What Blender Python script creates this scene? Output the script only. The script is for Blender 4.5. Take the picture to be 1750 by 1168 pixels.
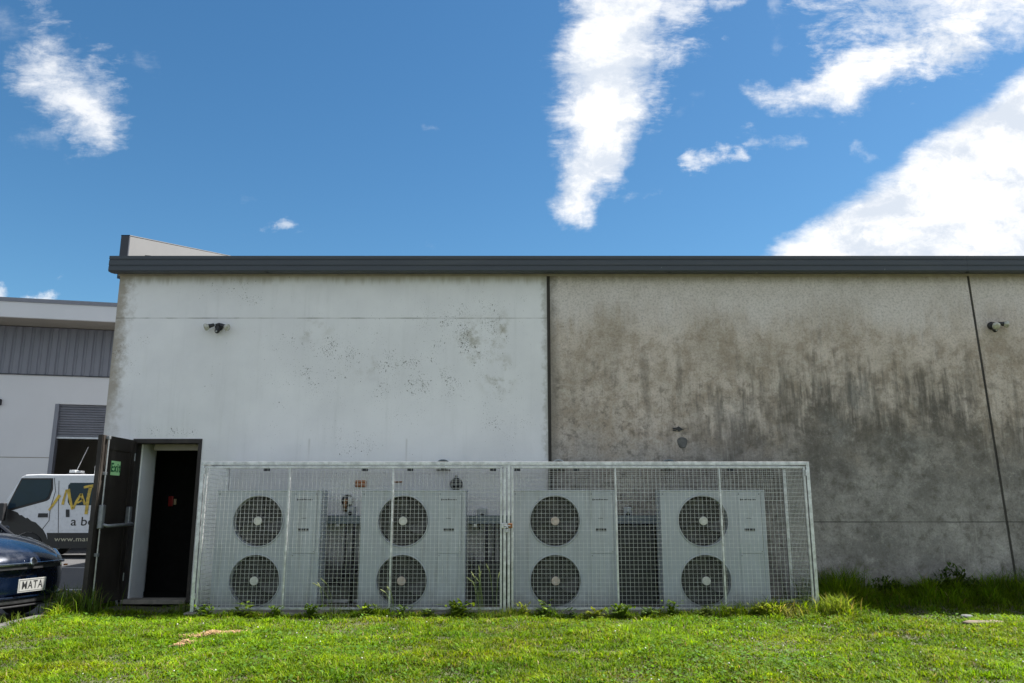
import bpy, math, random
import numpy as np
from mathutils import Vector, Matrix
random.seed(7); rng = np.random.default_rng(11)
R = math.radians
for o in list(bpy.data.objects): bpy.data.objects.remove(o)
SC = bpy.context.scene
COL = SC.collection

# ------------------------------------------------------------------ camera
F, PITCH, EYE = 1361.0, R(11.87), 1.17
cam = bpy.data.cameras.new('camera'); cam.lens = 28; cam.sensor_width = 36; cam.clip_start = .05; cam.clip_end = 2000
co = bpy.data.objects.new('camera', cam); COL.objects.link(co)
co.location = (0, 0, EYE); co.rotation_euler = (R(90) + PITCH, 0, 0)
SC.camera = co

# ------------------------------------------------------------------ view
SC.view_settings.view_transform = 'Standard'; SC.view_settings.look = 'None'
SC.view_settings.gamma = 1; SC.view_settings.use_curve_mapping = False
SC.view_settings.exposure = 1.78
SUN_EL, SUN_AZ = 57.0, 72.0        # azimuth: degrees to the right of straight ahead (+Y)

# ------------------------------------------------------------------ node helper
class NT:
    def __init__(s, tree): s.t = tree; s.n = tree.nodes; s.l = tree.links
    def new(s, typ, **k):
        n = s.n.new(typ)
        for a, b in k.items(): setattr(n, a, b)
        return n
    def put(s, sock, v):
        if v is None: return
        if hasattr(v, 'is_output'): s.l.new(v, sock)
        else: sock.default_value = v
    def math(s, op, a, b=None, c=None, clamp=False):
        n = s.new('ShaderNodeMath', operation=op, use_clamp=clamp)
        s.put(n.inputs[0], a); s.put(n.inputs[1], b); s.put(n.inputs[2], c)
        return n.outputs[0]
    def vmath(s, op, a, b=None, scale=None):
        n = s.new('ShaderNodeVectorMath', operation=op)
        s.put(n.inputs[0], a); s.put(n.inputs[1], b)
        if scale is not None: s.put(n.inputs['Scale'], scale)
        return n.outputs['Value'] if op in ('DOT_PRODUCT', 'LENGTH', 'DISTANCE') else n.outputs[0]
    def ramp(s, v, lo, hi, a=0.0, b=1.0, smooth=True):
        n = s.new('ShaderNodeMapRange', interpolation_type='SMOOTHSTEP' if smooth else 'LINEAR')
        s.put(n.inputs['Value'], v); s.put(n.inputs['From Min'], lo); s.put(n.inputs['From Max'], hi)
        s.put(n.inputs['To Min'], a); s.put(n.inputs['To Max'], b)
        return n.outputs[0]
    def noise(s, vec, scale, detail=4, rough=.55, dist=0.0, col=False):
        n = s.new('ShaderNodeTexNoise')
        s.put(n.inputs['Vector'], vec); s.put(n.inputs['Scale'], scale); s.put(n.inputs['Detail'], detail)
        s.put(n.inputs['Roughness'], rough); s.put(n.inputs['Distortion'], dist)
        return n.outputs['Color'] if col else n.outputs['Fac']
    def scale(s, vec, xyz, off=(0, 0, 0)):
        n = s.new('ShaderNodeMapping'); s.put(n.inputs['Vector'], vec)
        n.inputs['Scale'].default_value = xyz; n.inputs['Location'].default_value = off
        return n.outputs[0]
    def mix(s, f, a, b, mode='MIX'):
        n = s.new('ShaderNodeMix', data_type='RGBA', blend_type=mode)
        s.put(n.inputs[0], f)
        s.put(n.inputs[6], a if hasattr(a, 'is_output') else (*a, 1)); s.put(n.inputs[7], b if hasattr(b, 'is_output') else (*b, 1))
        return n.outputs[2]
    def sep(s, v):
        n = s.new('ShaderNodeSeparateXYZ'); s.put(n.inputs[0], v); return n.outputs
    def comb(s, x, y, z=0.0):
        n = s.new('ShaderNodeCombineXYZ'); s.put(n.inputs[0], x); s.put(n.inputs[1], y); s.put(n.inputs[2], z); return n.outputs[0]
    def curve(s, v, pts):
        n = s.new('ShaderNodeFloatCurve'); c = n.mapping.curves[0]
        while len(c.points) > 2: c.points.remove(c.points[0])
        c.points[0].location = pts[0]; c.points[1].location = pts[-1]
        for p in pts[1:-1]: c.points.new(*p)
        n.mapping.update(); s.put(n.inputs['Value'], v); return n.outputs[0]

# ------------------------------------------------------------------ sky, with the clouds in fixed compass directions
W = bpy.data.worlds.new('World'); SC.world = W; W.use_nodes = True
T = NT(W.node_tree); T.n.clear()
sky = T.new('ShaderNodeTexSky', sky_type='NISHITA', sun_disc=False)
sky.sun_elevation = R(SUN_EL); sky.sun_rotation = R(SUN_AZ)
sky.air_density = 1.0; sky.dust_density = 0.35; sky.ozone_density = 2.2; sky.altitude = 0
d = T.new('ShaderNodeTexCoord').outputs['Generated']
fr = T.vmath('DOT_PRODUCT', d, (0, math.cos(PITCH), math.sin(PITCH)))
up = T.vmath('DOT_PRODUCT', d, (0, -math.sin(PITCH), math.cos(PITCH)))
rt = T.vmath('DOT_PRODUCT', d, (1, 0, 0))
frc = T.math('MAXIMUM', fr, .08)
SX = T.math('MULTIPLY_ADD', T.math('DIVIDE', rt, frc), 1.361, .875)
SY = T.math('MULTIPLY_ADD', T.math('DIVIDE', up, frc), -1.361, .584)
P0 = T.comb(SX, SY, 0.0)
wob = T.vmath('SUBTRACT', T.noise(P0, 7.0, 7, .62, col=True), (.5, .5, .5))
P1 = T.vmath('ADD', P0, T.vmath('SCALE', wob, scale=.13))
fine = T.noise(T.scale(P0, (1, 3.0, 1)), 24.0, 8, .68)
wisp = T.noise(T.scale(P0, (1, 1.9, 1)), 10.0, 9, .68, .4)
def capsule(a, b, r0, r1, soft, dens=1.0, P=P1, tex=.5):
    ax, ay = a; bx, by = b; L2 = (bx-ax)**2 + (by-ay)**2
    q = T.vmath('SUBTRACT', P, (ax, ay, 0))
    t = T.math('DIVIDE', T.vmath('DOT_PRODUCT', q, (bx-ax, by-ay, 0)), L2, clamp=True)
    w = T.vmath('SCALE', (bx-ax, by-ay, 0), scale=t)
    dist = T.vmath('LENGTH', T.vmath('SUBTRACT', q, w))
    r = T.math('MULTIPLY_ADD', t, r1-r0, r0)
    m = T.math('DIVIDE', T.math('SUBTRACT', r, dist), soft)                       # >0 inside, in softness units
    m = T.math('ADD', m, T.math('MULTIPLY', T.math('SUBTRACT', wisp, .5), tex*4))
    m = T.math('ADD', m, T.math('MULTIPLY', T.math('SUBTRACT', fine, .5), tex*2.2))
    return T.math('MULTIPLY', T.ramp(m, -.45, 1.15), dens)
P2 = T.vmath('ADD', P0, T.vmath('SCALE', wob, scale=.05))
cl = [
    capsule((1.09, -.16), (1.012, .23), .115, .062, .042, 1.0), capsule((1.03, .2), (.992, .36), .07, .036, .026, 1.0, tex=.4),
    capsule((1.16, .0), (1.09, .2), .05, .02, .05, .75, tex=.9),
    capsule((1.29, .166), (1.46, .155), .012, .04, .03, .9), capsule((1.43, .14), (1.66, .045), .042, .05, .04, 1.0, tex=.7),
    capsule((1.42, .02), (1.6, .03), .04, .07, .07, .6, tex=1.2), capsule((1.66, -.02), (2.0, -.05), .07, .11, .05, 1.0),
    capsule((1.69, .05), (1.74, .05), .03, .03, .03, .8),
    capsule((1.47, .642), (2.16, .188), .262, .29, .024, 1.0, tex=.4, P=P2),
    capsule((.075, .12), (.155, .205), .05, .056, .05, .85, tex=.6), capsule((.17, .1), (.17, .21), .01, .035, .04, .6, tex=1.0),
    capsule((.05, -.02), (.075, .07), .03, .01, .05, .42, tex=1.1), capsule((.24, .1), (.25, .13), .012, .006, .03, .3),
    capsule((.05, .235), (.09, .25), .012, .01, .03, .3), capsule((-.1, .02), (.03, .05), .03, .01, .05, .35),
    capsule((1.185, .28), (1.265, .27), .016, .012, .018, .75, tex=.8), capsule((1.285, .245), (1.38, .232), .008, .006, .018, .55, tex=.9),
    capsule((1.16, .19), (1.19, .16), .006, .006, .02, .2), capsule((1.2, -.01), (1.27, .0), .012, .01, .015, .6),
    capsule((1.32, .09), (1.33, .0), .004, .012, .02, .3), capsule((1.47, .25), (1.5, .262), .004, .003, .015, .35),
    capsule((.415, .398), (.5, .379), .005, .008, .014, .5, tex=.8), capsule((.68, .426), (.73, .42), .004, .004, .014, .3),
    capsule((.42, .32), (.43, .325), .005, .004, .02, .25), capsule((.05, .5), (.085, .5), .012, .011, .011, .75, tex=.6),
    capsule((-.02, .49), (.002, .495), .015, .01, .01, .8, tex=.6), capsule((.09, .466), (.1, .463), .005, .004, .01, .5),
    capsule((1.05, .335), (1.12, .325), .004, .004, .014, .4), capsule((.73, .22), (.75, .218), .003, .003, .012, .25),
    capsule((1.65, .23), (1.75, .18), .002, .006, .014, .4),
]
cloud = cl[0]
for c in cl[1:]: cloud = T.math('MAXIMUM', cloud, c)
# the sky outside this view: broken cloud, cover raised to light the shaded wall
dz = T.sep(d)
inv = T.math('DIVIDE', 1.0, T.math('MAXIMUM', dz[2], .06))
plane = T.vmath('MULTIPLY', T.comb(dz[0], dz[1], 0.0), T.comb(inv, inv, inv))
gen = T.ramp(T.noise(T.scale(plane, (1.4, .8, 1), (3.1, 1.7, 0)), 1.1, 8, .6, .3), .41, .57, 0, .97)
far_out = T.math('MAXIMUM', T.ramp(T.math('ABSOLUTE', T.math('SUBTRACT', SX, .875)), 1.0, 1.35), T.ramp(SY, -.1, -.4))
far_out = T.math('MAXIMUM', far_out, T.ramp(fr, .35, .15))
far_out = T.math('MULTIPLY', far_out, T.ramp(dz[2], 0.0, .12))
cloud = T.math('MAXIMUM', cloud, T.math('MULTIPLY', gen, far_out))
shade = T.math('ADD', T.math('MULTIPLY', T.noise(T.scale(P1, (1, 1.7, 1)), 7.0, 8, .62), .7), T.math('MULTIPLY', wisp, .3))
ccol = T.mix(T.ramp(shade, .40, .57), (.66, .72, .81), (1.0, 1.0, 1.0))
sat = T.new('ShaderNodeHueSaturation'); sat.inputs['Saturation'].default_value = 1.22
T.put(sat.inputs['Color'], sky.outputs[0])
b1 = T.new('ShaderNodeBackground'); T.put(b1.inputs[0], T.mix(1.0, sat.outputs[0], (.655, .80, .785), 'MULTIPLY')); b1.inputs[1].default_value = .05
b2 = T.new('ShaderNodeBackground'); T.put(b2.inputs[0], ccol); b2.inputs[1].default_value = .33
ms = T.new('ShaderNodeMixShader'); T.put(ms.inputs[0], cloud); T.l.new(b1.outputs[0], ms.inputs[1]); T.l.new(b2.outputs[0], ms.inputs[2])
wo = T.new('ShaderNodeOutputWorld'); T.l.new(ms.outputs[0], wo.inputs[0])

sun = bpy.data.lights.new('sun', 'SUN'); sun.energy = 4.2; sun.angle = R(.53); sun.color = (1.0, .96, .89)
so = bpy.data.objects.new('sun', sun); COL.objects.link(so); so.location = (6, 12, 25)
sd = Vector((math.sin(R(SUN_AZ))*math.cos(R(SUN_EL)), math.cos(R(SUN_AZ))*math.cos(R(SUN_EL)), math.sin(R(SUN_EL))))
so.rotation_euler = (-sd).to_track_quat('-Z', 'Y').to_euler()

# ------------------------------------------------------------------ measuring: the point of a vertical plane Y (or level z) at a place read off the photograph
def at(x, y, Y=None, z=None):
    u = (x-875)/F; v = (584-y)/F
    dd = (u, math.cos(PITCH)-v*math.sin(PITCH), math.sin(PITCH)+v*math.cos(PITCH))
    t = Y/dd[1] if Y is not None else (z-EYE)/dd[2]
    return Vector((dd[0]*t, dd[1]*t, EYE+dd[2]*t))

# ------------------------------------------------------------------ mesh builder
def tag(o, label=None, cat=None, group=None, kind=None):
    if label: o['label'] = label
    if cat: o['category'] = cat
    if group: o['group'] = group
    if kind: o['kind'] = kind
    return o
def empty(name, loc=(0, 0, 0), rz=0.0, **k):
    o = bpy.data.objects.new(name, None); COL.objects.link(o); o.location = loc; o.rotation_euler = (0, 0, rz)
    o.empty_display_size = .2
    return tag(o, **k)
class MB:
    def __init__(s): s.v = []; s.f = []
    def add(s, vs, fs):
        n = len(s.v); s.v += [tuple(p) for p in vs]; s.f += [tuple(i+n for i in q) for q in fs]; return s
    def box(s, x0, x1, y0, y1, z0, z1):
        return s.add([(x0,y0,z0),(x1,y0,z0),(x1,y1,z0),(x0,y1,z0),(x0,y0,z1),(x1,y0,z1),(x1,y1,z1),(x0,y1,z1)],
                     [(0,3,2,1),(4,5,6,7),(0,1,5,4),(1,2,6,5),(2,3,7,6),(3,0,4,7)])
    def prism(s, poly, axis, a, b):
        """poly of (p,q) pairs; axis 'x': (y,z), 'y': (x,z), 'z': (x,y)"""
        def pt(p, t):
            return {'x': (t, p[0], p[1]), 'y': (p[0], t, p[1]), 'z': (p[0], p[1], t)}[axis]
        n = len(poly); vs = [pt(p, a) for p in poly]+[pt(p, b) for p in poly]
        return s.add(vs, [tuple(range(n))[::-1], tuple(range(n, 2*n))]+[(i, (i+1) % n, n+(i+1) % n, n+i) for i in range(n)])
    def bar(s, a, b, w, h=None):
        a = Vector(a); b = Vector(b); h = h or w; dr = (b-a).normalized()
        u = dr.cross(Vector((0, 0, 1)))
        if u.length < 1e-4: u = Vector((1, 0, 0))
        u.normalize(); v = u.cross(dr)
        vs = [p+u*(i*w/2)+v*(j*h/2) for p in (a, b) for i, j in ((-1, -1), (1, -1), (1, 1), (-1, 1))]
        return s.add(vs, [(3, 2, 1, 0), (4, 5, 6, 7), (0, 1, 5, 4), (1, 2, 6, 5), (2, 3, 7, 6), (3, 0, 4, 7)])
    def tube(s, pts, r, n=8, caps=True):
        pts = [Vector(p) for p in pts]; rs = r if isinstance(r, (list, tuple)) else [r]*len(pts)
        base = len(s.v); pu = None
        for i, p in enumerate(pts):
            dr = (pts[min(i+1, len(pts)-1)]-pts[max(i-1, 0)]).normalized()
            if pu is None:
                pu = dr.cross(Vector((0, 0, 1)))
                if pu.length < 1e-3: pu = dr.cross(Vector((0, 1, 0)))
            u = (pu-dr*pu.dot(dr)).normalized(); pu = u; v = u.cross(dr)
            for k in range(n):
                a = 2*math.pi*k/n; s.v.append(tuple(p+u*(math.cos(a)*rs[i])+v*(math.sin(a)*rs[i])))
        for i in range(len(pts)-1):
            for k in range(n):
                a = base+i*n+k; b = base+i*n+(k+1) % n; s.f.append((a, b, b+n, a+n))
        if caps:
            s.f.append(tuple(base+k for k in range(n))[::-1]); s.f.append(tuple(base+(len(pts)-1)*n+k for k in range(n)))
        return s
    def lathe(s, prof, c, axis=(0, -1, 0), n=24, cap=True):
        """prof of (radius, distance along axis)"""
        ax = Vector(axis).normalized(); c = Vector(c)
        u = ax.cross(Vector((0, 0, 1)))
        if u.length < 1e-3: u = Vector((1, 0, 0))
        u.normalize(); v = u.cross(ax); base = len(s.v)
        for r, t in prof:
            for k in range(n):
                a = 2*math.pi*k/n; s.v.append(tuple(c+ax*t+u*(r*math.cos(a))+v*(r*math.sin(a))))
        for i in range(len(prof)-1):
            for k in range(n):
                a = base+i*n+k; b = base+i*n+(k+1) % n; s.f.append((a, b, b+n, a+n))
        if cap:
            s.f.append(tuple(base+k for k in range(n))[::-1]); s.f.append(tuple(base+(len(prof)-1)*n+k for k in range(n)))
        return s
    def build(s, name, m, parent=None, world=False, bevel=0, smooth=False, sub=0, seg=2, recalc=True):
        me = bpy.data.meshes.new(name)
        vs = s.v
        if world and parent:
            L = parent.location; vs = [(x-L.x, y-L.y, z-L.z) for x, y, z in vs]
        me.from_pydata(vs, [], s.f)
        if recalc:
            import bmesh
            b = bmesh.new(); b.from_mesh(me); bmesh.ops.recalc_face_normals(b, faces=b.faces); b.to_mesh(me); b.free()
        me.materials.append(m)
        o = bpy.data.objects.new(name, me); COL.objects.link(o)
        if parent: o.parent = parent
        if smooth:
            for p in me.polygons: p.use_smooth = True
        if bevel:
            md = o.modifiers.new('bevel', 'BEVEL'); md.width = bevel; md.segments = seg; md.limit_method = 'ANGLE'; md.angle_limit = R(35)
        if sub:
            md = o.modifiers.new('sub', 'SUBSURF'); md.levels = sub; md.render_levels = sub
        return o
def text_mesh(name, s, size, m, parent, loc, rot, extrude=.001, bold=0.0, shear=0.0, spacing=1.0, sx=1.0):
    cu = bpy.data.curves.new(name, 'FONT'); cu.body = s; cu.size = size; cu.extrude = extrude; cu.offset = bold
    cu.shear = shear; cu.align_x = 'CENTER'; cu.align_y = 'CENTER'; cu.space_character = spacing; cu.resolution_u = 3
    t = bpy.data.objects.new(name, cu); COL.objects.link(t)
    bpy.context.view_layer.update()
    me = bpy.data.meshes.new_from_object(t.evaluated_get(bpy.context.evaluated_depsgraph_get()))
    bpy.data.objects.remove(t); bpy.data.curves.remove(cu)
    me.name = name; me.materials.clear(); me.materials.append(m)
    o = bpy.data.objects.new(name, me); COL.objects.link(o); o.parent = parent; o.location = loc; o.rotation_euler = rot; o.scale = (sx, 1, 1)
    return o

# ------------------------------------------------------------------ materials
def mat(name):
    m = bpy.data.materials.new(name); m.use_nodes = True; t = NT(m.node_tree)
    return m, t, t.n['Principled BSDF']
def bump(t, b, h, strength=.3, dist=.01):
    n = t.new('ShaderNodeBump'); n.inputs['Strength'].default_value = strength; n.inputs['Distance'].default_value = dist
    t.put(n.inputs['Height'], h); t.l.new(n.outputs[0], b.inputs['Normal'])
def simple(name, col, rough=.6, metal=0.0, var=.12, scale=9.0, dirt=None, bmp=.0, coat=0.0, spec=.5, stretch=(1, 1, 1)):
    m, t, b = mat(name)
    pos = t.scale(t.new('ShaderNodeTexCoord').outputs['Object'], stretch)
    n = t.noise(pos, scale, 6, .6)
    lo = tuple(c*(1-var) for c in col); hi = tuple(min(1, c*(1+var)) for c in col)
    c = t.mix(t.ramp(n, .3, .7), lo, hi)
    if dirt: c = t.mix(t.math('MULTIPLY', t.ramp(t.noise(pos, scale*.45, 7, .68), .5, .72), dirt[1]), c, dirt[0])
    t.put(b.inputs['Base Color'], c)
    t.put(b.inputs['Roughness'], t.ramp(n, .2, .8, max(0, rough-.1), min(1, rough+.1)))
    b.inputs['Metallic'].default_value = metal; b.inputs['Coat Weight'].default_value = coat; b.inputs['Coat Roughness'].default_value = .05
    b.inputs['Specular IOR Level'].default_value = spec
    if bmp: bump(t, b, t.noise(pos, scale*6, 4), bmp, .004)
    return m
def blob(t, X, Z, cx, cz, rx, rz, lo=1.0, hi=0.0):
    q = t.comb(t.math('DIVIDE', t.math('SUBTRACT', X, cx), rx), t.math('DIVIDE', t.math('SUBTRACT', Z, cz), rz), 0.0)
    return t.ramp(t.vmath('LENGTH', q), hi, lo, 1.0, 0.0)
def mx(t, *a):
    r = a[0]
    for b in a[1:]: r = t.math('MAXIMUM', r, b)
    return r

def white_wall_mat():
    m, t, b = mat('painted_precast')
    pos = t.new('ShaderNodeNewGeometry').outputs['Position']
    s = t.sep(pos); X, Z = s[0], s[2]
    c = t.mix(t.ramp(t.noise(pos, 1.1, 6, .6), .3, .7), (.70, .69, .705), (.785, .775, .785))
    streak = t.noise(t.scale(pos, (7, 1, .5)), 1.2, 6, .65)
    c = t.mix(t.math('MULTIPLY', t.ramp(streak, .5, .75), .16), c, (.42, .42, .4))
    fn = t.noise(pos, 9, 8, .7)
    # weathered brown edge at the corner, grime under the gutter and beside the joint
    e1 = t.ramp(t.math('ADD', t.math('SUBTRACT', X, -5.55), t.math('MULTIPLY', t.math('SUBTRACT', fn, .5), .5)), .26, .0)
    e1 = t.math('MULTIPLY', e1, t.ramp(Z, 1.7, 2.9, .12, 1))
    c = t.mix(t.math('MULTIPLY', e1, .85), c, (.30, .255, .20))
    e2 = t.ramp(t.math('ADD', t.math('SUBTRACT', 4.42, Z), t.math('MULTIPLY', t.math('SUBTRACT', streak, .5), .25)), .16, .01)
    c = t.mix(t.math('MULTIPLY', e2, .75), c, (.34, .30, .235))
    cn = t.ramp(t.noise(t.vmath('ADD', pos, (1, 5, 2)), 3.2, 5, .65), .4, .66)
    e3 = t.ramp(t.math('ADD', t.math('SUBTRACT', .5, X), t.math('MULTIPLY', t.math('SUBTRACT', fn, .5), .3)), .1, .0)
    c = t.mix(t.math('MULTIPLY', e3, .6), c, (.33, .31, .27))
    # lichen-brown smudges
    sm = mx(t, blob(t, X, Z, -.45, 3.45, .55, .5), blob(t, X, Z, -.2, 3.0, .35, .45), blob(t, X, Z, -.12, 3.65, .13, .35),
            t.math('MULTIPLY', blob(t, X, Z, -2.75, 3.6, .35, .25), .7), t.math('MULTIPLY', blob(t, X, Z, -1.9, 3.1, .9, .3), .35))
    sm = t.math('MULTIPLY', sm, t.ramp(t.noise(pos, 4.5, 8, .7), .47, .66))
    c = t.mix(t.math('MULTIPLY', sm, .75), c, (.30, .27, .2))
    # specks of mould in clusters
    cl = mx(t, t.math('MULTIPLY', t.ramp(t.noise(pos, 1.6, 4, .6), .5, .68), .72), blob(t, X, Z, -.7, 3.6, 1.5, 1.0), blob(t, X, Z, -1.4, 2.9, 1.9, 1.1), blob(t, X, Z, -2.6, 3.2, 1.5, 1.0),
            blob(t, X, Z, -5.25, 3.05, .2, .3), blob(t, X, Z, -.1, 2.5, .7, 1.1), blob(t, X, Z, -4.7, 2.2, .8, .14), blob(t, X, Z, -4.1, 1.9, .2, .5))
    cl = t.math('MULTIPLY', cl, t.math('MULTIPLY_ADD', cn, .75, .35))
    th = t.math('MULTIPLY_ADD', cl, -.17, .742)
    spn = t.noise(t.scale(pos, (1.25, 1, .85)), 27, 3, .62)
    sp = t.ramp(spn, th, t.math('ADD', th, .035))
    sp2 = t.ramp(t.noise(t.scale(pos, (1.3, 1, .8)), 60, 2, .5), t.math('ADD', th, -.02), t.math('ADD', th, .03))
    c = t.mix(t.math('MULTIPLY', t.math('MAXIMUM', sp, t.math('MULTIPLY', sp2, .7)), .85), c, (.10, .09, .075))
    pl = t.ramp(t.noise(t.scale(pos, (2.2, 1, 1)), 5, 6, .7), .69, .74)
    c = t.mix(t.math('MULTIPLY', pl, .3), c, (.25, .23, .2))
    # cast joint line, patchy
    wz = t.math('ADD', Z, t.math('MULTIPLY', t.math('SUBTRACT', fn, .5), .008))
    ln = t.ramp(t.math('ABSOLUTE', t.math('SUBTRACT', wz, 3.785)), .0095, .003)
    ln = t.math('MULTIPLY', ln, t.ramp(t.noise(t.comb(X, 0.0, 0.0), 1.7, 3, .6), .42, .6, .25, .85))
    c = t.mix(ln, c, (.2, .185, .16))
    # rusty drips under the fixings above the cage
    dr = t.math('MULTIPLY', t.ramp(t.math('ABSOLUTE', t.math('SUBTRACT', X, -1.43)), .02, .004), t.math('MULTIPLY', t.ramp(Z, 2.12, 2.08), t.ramp(Z, 1.5, 2.1)))
    dr2 = t.math('MULTIPLY', t.ramp(t.math('ABSOLUTE', t.math('SUBTRACT', X, -2.75)), .02, .004), t.math('MULTIPLY', t.ramp(Z, 2.12, 2.08), t.ramp(Z, 1.7, 2.1)))
    c = t.mix(t.math('MULTIPLY', t.math('MAXIMUM', dr, dr2), .25), c, (.2, .17, .13))
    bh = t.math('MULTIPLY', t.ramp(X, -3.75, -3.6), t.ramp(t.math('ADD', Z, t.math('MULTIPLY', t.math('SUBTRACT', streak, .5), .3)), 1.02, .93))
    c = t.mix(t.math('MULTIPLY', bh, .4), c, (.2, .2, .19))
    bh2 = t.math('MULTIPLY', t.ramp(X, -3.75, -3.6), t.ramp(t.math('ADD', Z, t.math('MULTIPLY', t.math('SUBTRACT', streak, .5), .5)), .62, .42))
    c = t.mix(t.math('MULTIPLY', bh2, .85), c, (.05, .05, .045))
    low = t.ramp(t.math('ADD', Z, t.math('MULTIPLY', t.math('SUBTRACT', streak, .5), .7)), .45, .0)
    c = t.mix(t.math('MULTIPLY', low, .7), c, (.24, .24, .2))
    t.put(b.inputs['Base Color'], c); b.inputs['Roughness'].default_value = .8; b.inputs['Specular IOR Level'].default_value = .25
    h = t.math('ADD', t.math('MULTIPLY', t.noise(pos, 45, 5, .65), .5), t.math('MULTIPLY', t.math('ADD', ln, sp), -1.0))
    bump(t, b, h, .35, .004)
    return m

def concrete_mat():
    m, t, b = mat('stained_concrete')
    pos = t.new('ShaderNodeNewGeometry').outputs['Position']
    s = t.sep(pos); X, Z = s[0], s[2]
    n1 = t.noise(pos, 1.0, 8, .62); n2 = t.noise(pos, 3.5, 9, .68, .3); n3 = t.noise(pos, 34, 8, .75, .0)
    n4 = t.noise(t.vmath('ADD', pos, (7, 3, 11)), 55, 4, .7)
    stv = t.noise(t.scale(pos, (7.5, 1, .9)), 1.6, 9, .68)
    stf = t.noise(t.scale(pos, (24, 1, 1.6)), 1.6, 7, .66)
    c = t.mix(t.ramp(n1, .32, .68), (.46, .39, .325), (.65, .555, .485))
    c = t.mix(t.math('MULTIPLY', t.ramp(n2, .42, .62), .6), c, (.31, .24, .175))
    # cleaner grey band sheltered by the eave
    eh = t.math('ADD', Z, t.math('ADD', t.math('MULTIPLY', t.math('SUBTRACT', stv, .5), .8), t.math('MULTIPLY', t.math('SUBTRACT', n1, .5), 1.1)))
    c = t.mix(t.math('MULTIPLY', t.ramp(eh, 3.45, 4.1), .8), c, t.mix(t.ramp(n2, .3, .7), (.60, .55, .52), (.74, .68, .655)))
    # lower wall turns cool grey
    c = t.mix(t.math('MULTIPLY', t.ramp(t.math('ADD', Z, t.math('MULTIPLY', t.math('SUBTRACT', n2, .5), 1.4)), 2.4, 1.5), .8), c, t.mix(t.ramp(n2, .3, .7), (.24, .228, .218), (.46, .44, .425)))
    # black algae: upper limit as a height along the wall, with ragged upward tongues
    xs = t.math('DIVIDE', X, 14.0, clamp=True)
    lim = t.curve(xs, [(0, .46), (.08, .46), (.14, .52), (.2, .60), (.235, .665), (.28, .69), (.31, .74), (.335, .70), (.36, .69), (.41, .71), (.44, .67), (.47, .6), (.53, .66), (.7, .69), (.85, .64), (1, .68)])
    lim = t.math('MULTIPLY', lim, 4.45)
    e = t.math('SUBTRACT', lim, Z)
    e = t.math('ADD', e, t.math('MULTIPLY', t.math('SUBTRACT', stv, .5), 2.6))
    e = t.math('ADD', e, t.math('MULTIPLY', t.math('SUBTRACT', stf, .5), .9))
    e = t.math('ADD', e, t.math('MULTIPLY', t.math('SUBTRACT', n2, .5), 1.7))
    e = t.math('ADD', e, t.math('MULTIPLY', t.math('SUBTRACT', n3, .5), .9))
    al = t.ramp(e, -.15, .95)
    fade = t.ramp(Z, 2.6, 1.2, 1.0, .55)
    patch = t.ramp(t.noise(t.vmath('ADD', pos, (4, 0, 2)), 1.25, 8, .66, .5), .42, .62, 1.0, .38)
    sx = t.ramp(X, 1.4, 3.4, .42, 1.0)
    al = t.math('MULTIPLY', t.math('MULTIPLY', al, fade), t.math('MULTIPLY', patch, sx))
    c = t.mix(t.math('MULTIPLY', al, .9), c, t.mix(t.ramp(n2, .3, .7), (.045, .040, .035), (.12, .108, .095)))
    # darker grime blotches lower right, pale scraped patch
    bl = t.math('MULTIPLY', mx(t, blob(t, X, Z, 4.1, 1.75, .35, .8), blob(t, X, Z, 5.6, .6, .5, .5), blob(t, X, Z, 7.2, 1.6, .5, 1.3), blob(t, X, Z, 6.1, 2.4, .45, .7), blob(t, X, Z, .62, 2.7, .15, .9),
                              blob(t, X, Z, 2.45, 1.75, .45, .6), blob(t, X, Z, 4.9, .8, .7, .7)), t.ramp(n2, .38, .62))
    c = t.mix(t.math('MULTIPLY', bl, .62), c, (.085, .08, .075))
    pale = t.math('MULTIPLY', mx(t, blob(t, X, Z, 4.75, 2.65, .35, .45), blob(t, X, Z, 4.4, 2.2, .35, .4), blob(t, X, Z, 3.0, 2.45, .5, .3), blob(t, X, Z, 5.4, 2.0, .9, .35)), t.ramp(n2, .36, .6))
    c = t.mix(t.math('MULTIPLY', pale, .5), c, (.33, .325, .315))
    n5 = t.noise(t.vmath('ADD', pos, (2, 9, 5)), 7.5, 10, .74, .2)
    c = t.mix(t.math('MULTIPLY', t.ramp(n5, .36, .5, .6, 0), t.ramp(Z, 3.9, 2.2, .2, 1)), c, (.10, .088, .07)); c = t.mix(t.ramp(n5, .53, .68, 0, .34), c, (.58, .55, .49))
    # long damp runs
    dk = t.ramp(t.noise(t.scale(pos, (4.2, 1, .55), (2, 0, 1)), 1.5, 9, .66), .50, .64)
    c = t.mix(t.math('MULTIPLY', dk, t.math('MULTIPLY', t.math('MULTIPLY', t.ramp(Z, 3.7, 3.0, 0, .42), t.ramp(Z, 1.3, 2.4, .12, 1)), t.ramp(X, .6, 2.4, .22, 1))), c, (.10, .088, .074))
    # vertical run marks
    run = t.ramp(stf, .56, .72)
    c = t.mix(t.math('MULTIPLY', run, t.ramp(Z, 3.6, 2.9, 0, .3)), c, (.12, .11, .095))
    runp = t.ramp(t.noise(t.scale(pos, (16, 1, .8), (5, 0, 3)), 1.6, 6, .6), .62, .74)
    c = t.mix(t.math('MULTIPLY', runp, t.ramp(Z, 3.4, 2.6, 0, .32)), c, (.45, .43, .39))
    # grain and pores
    c = t.mix(t.ramp(n3, .36, .55, .36, .0), c, (.11, .10, .085)); c = t.mix(t.ramp(n3, .54, .74, .0, .28), c, (.55, .53, .49))
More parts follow.
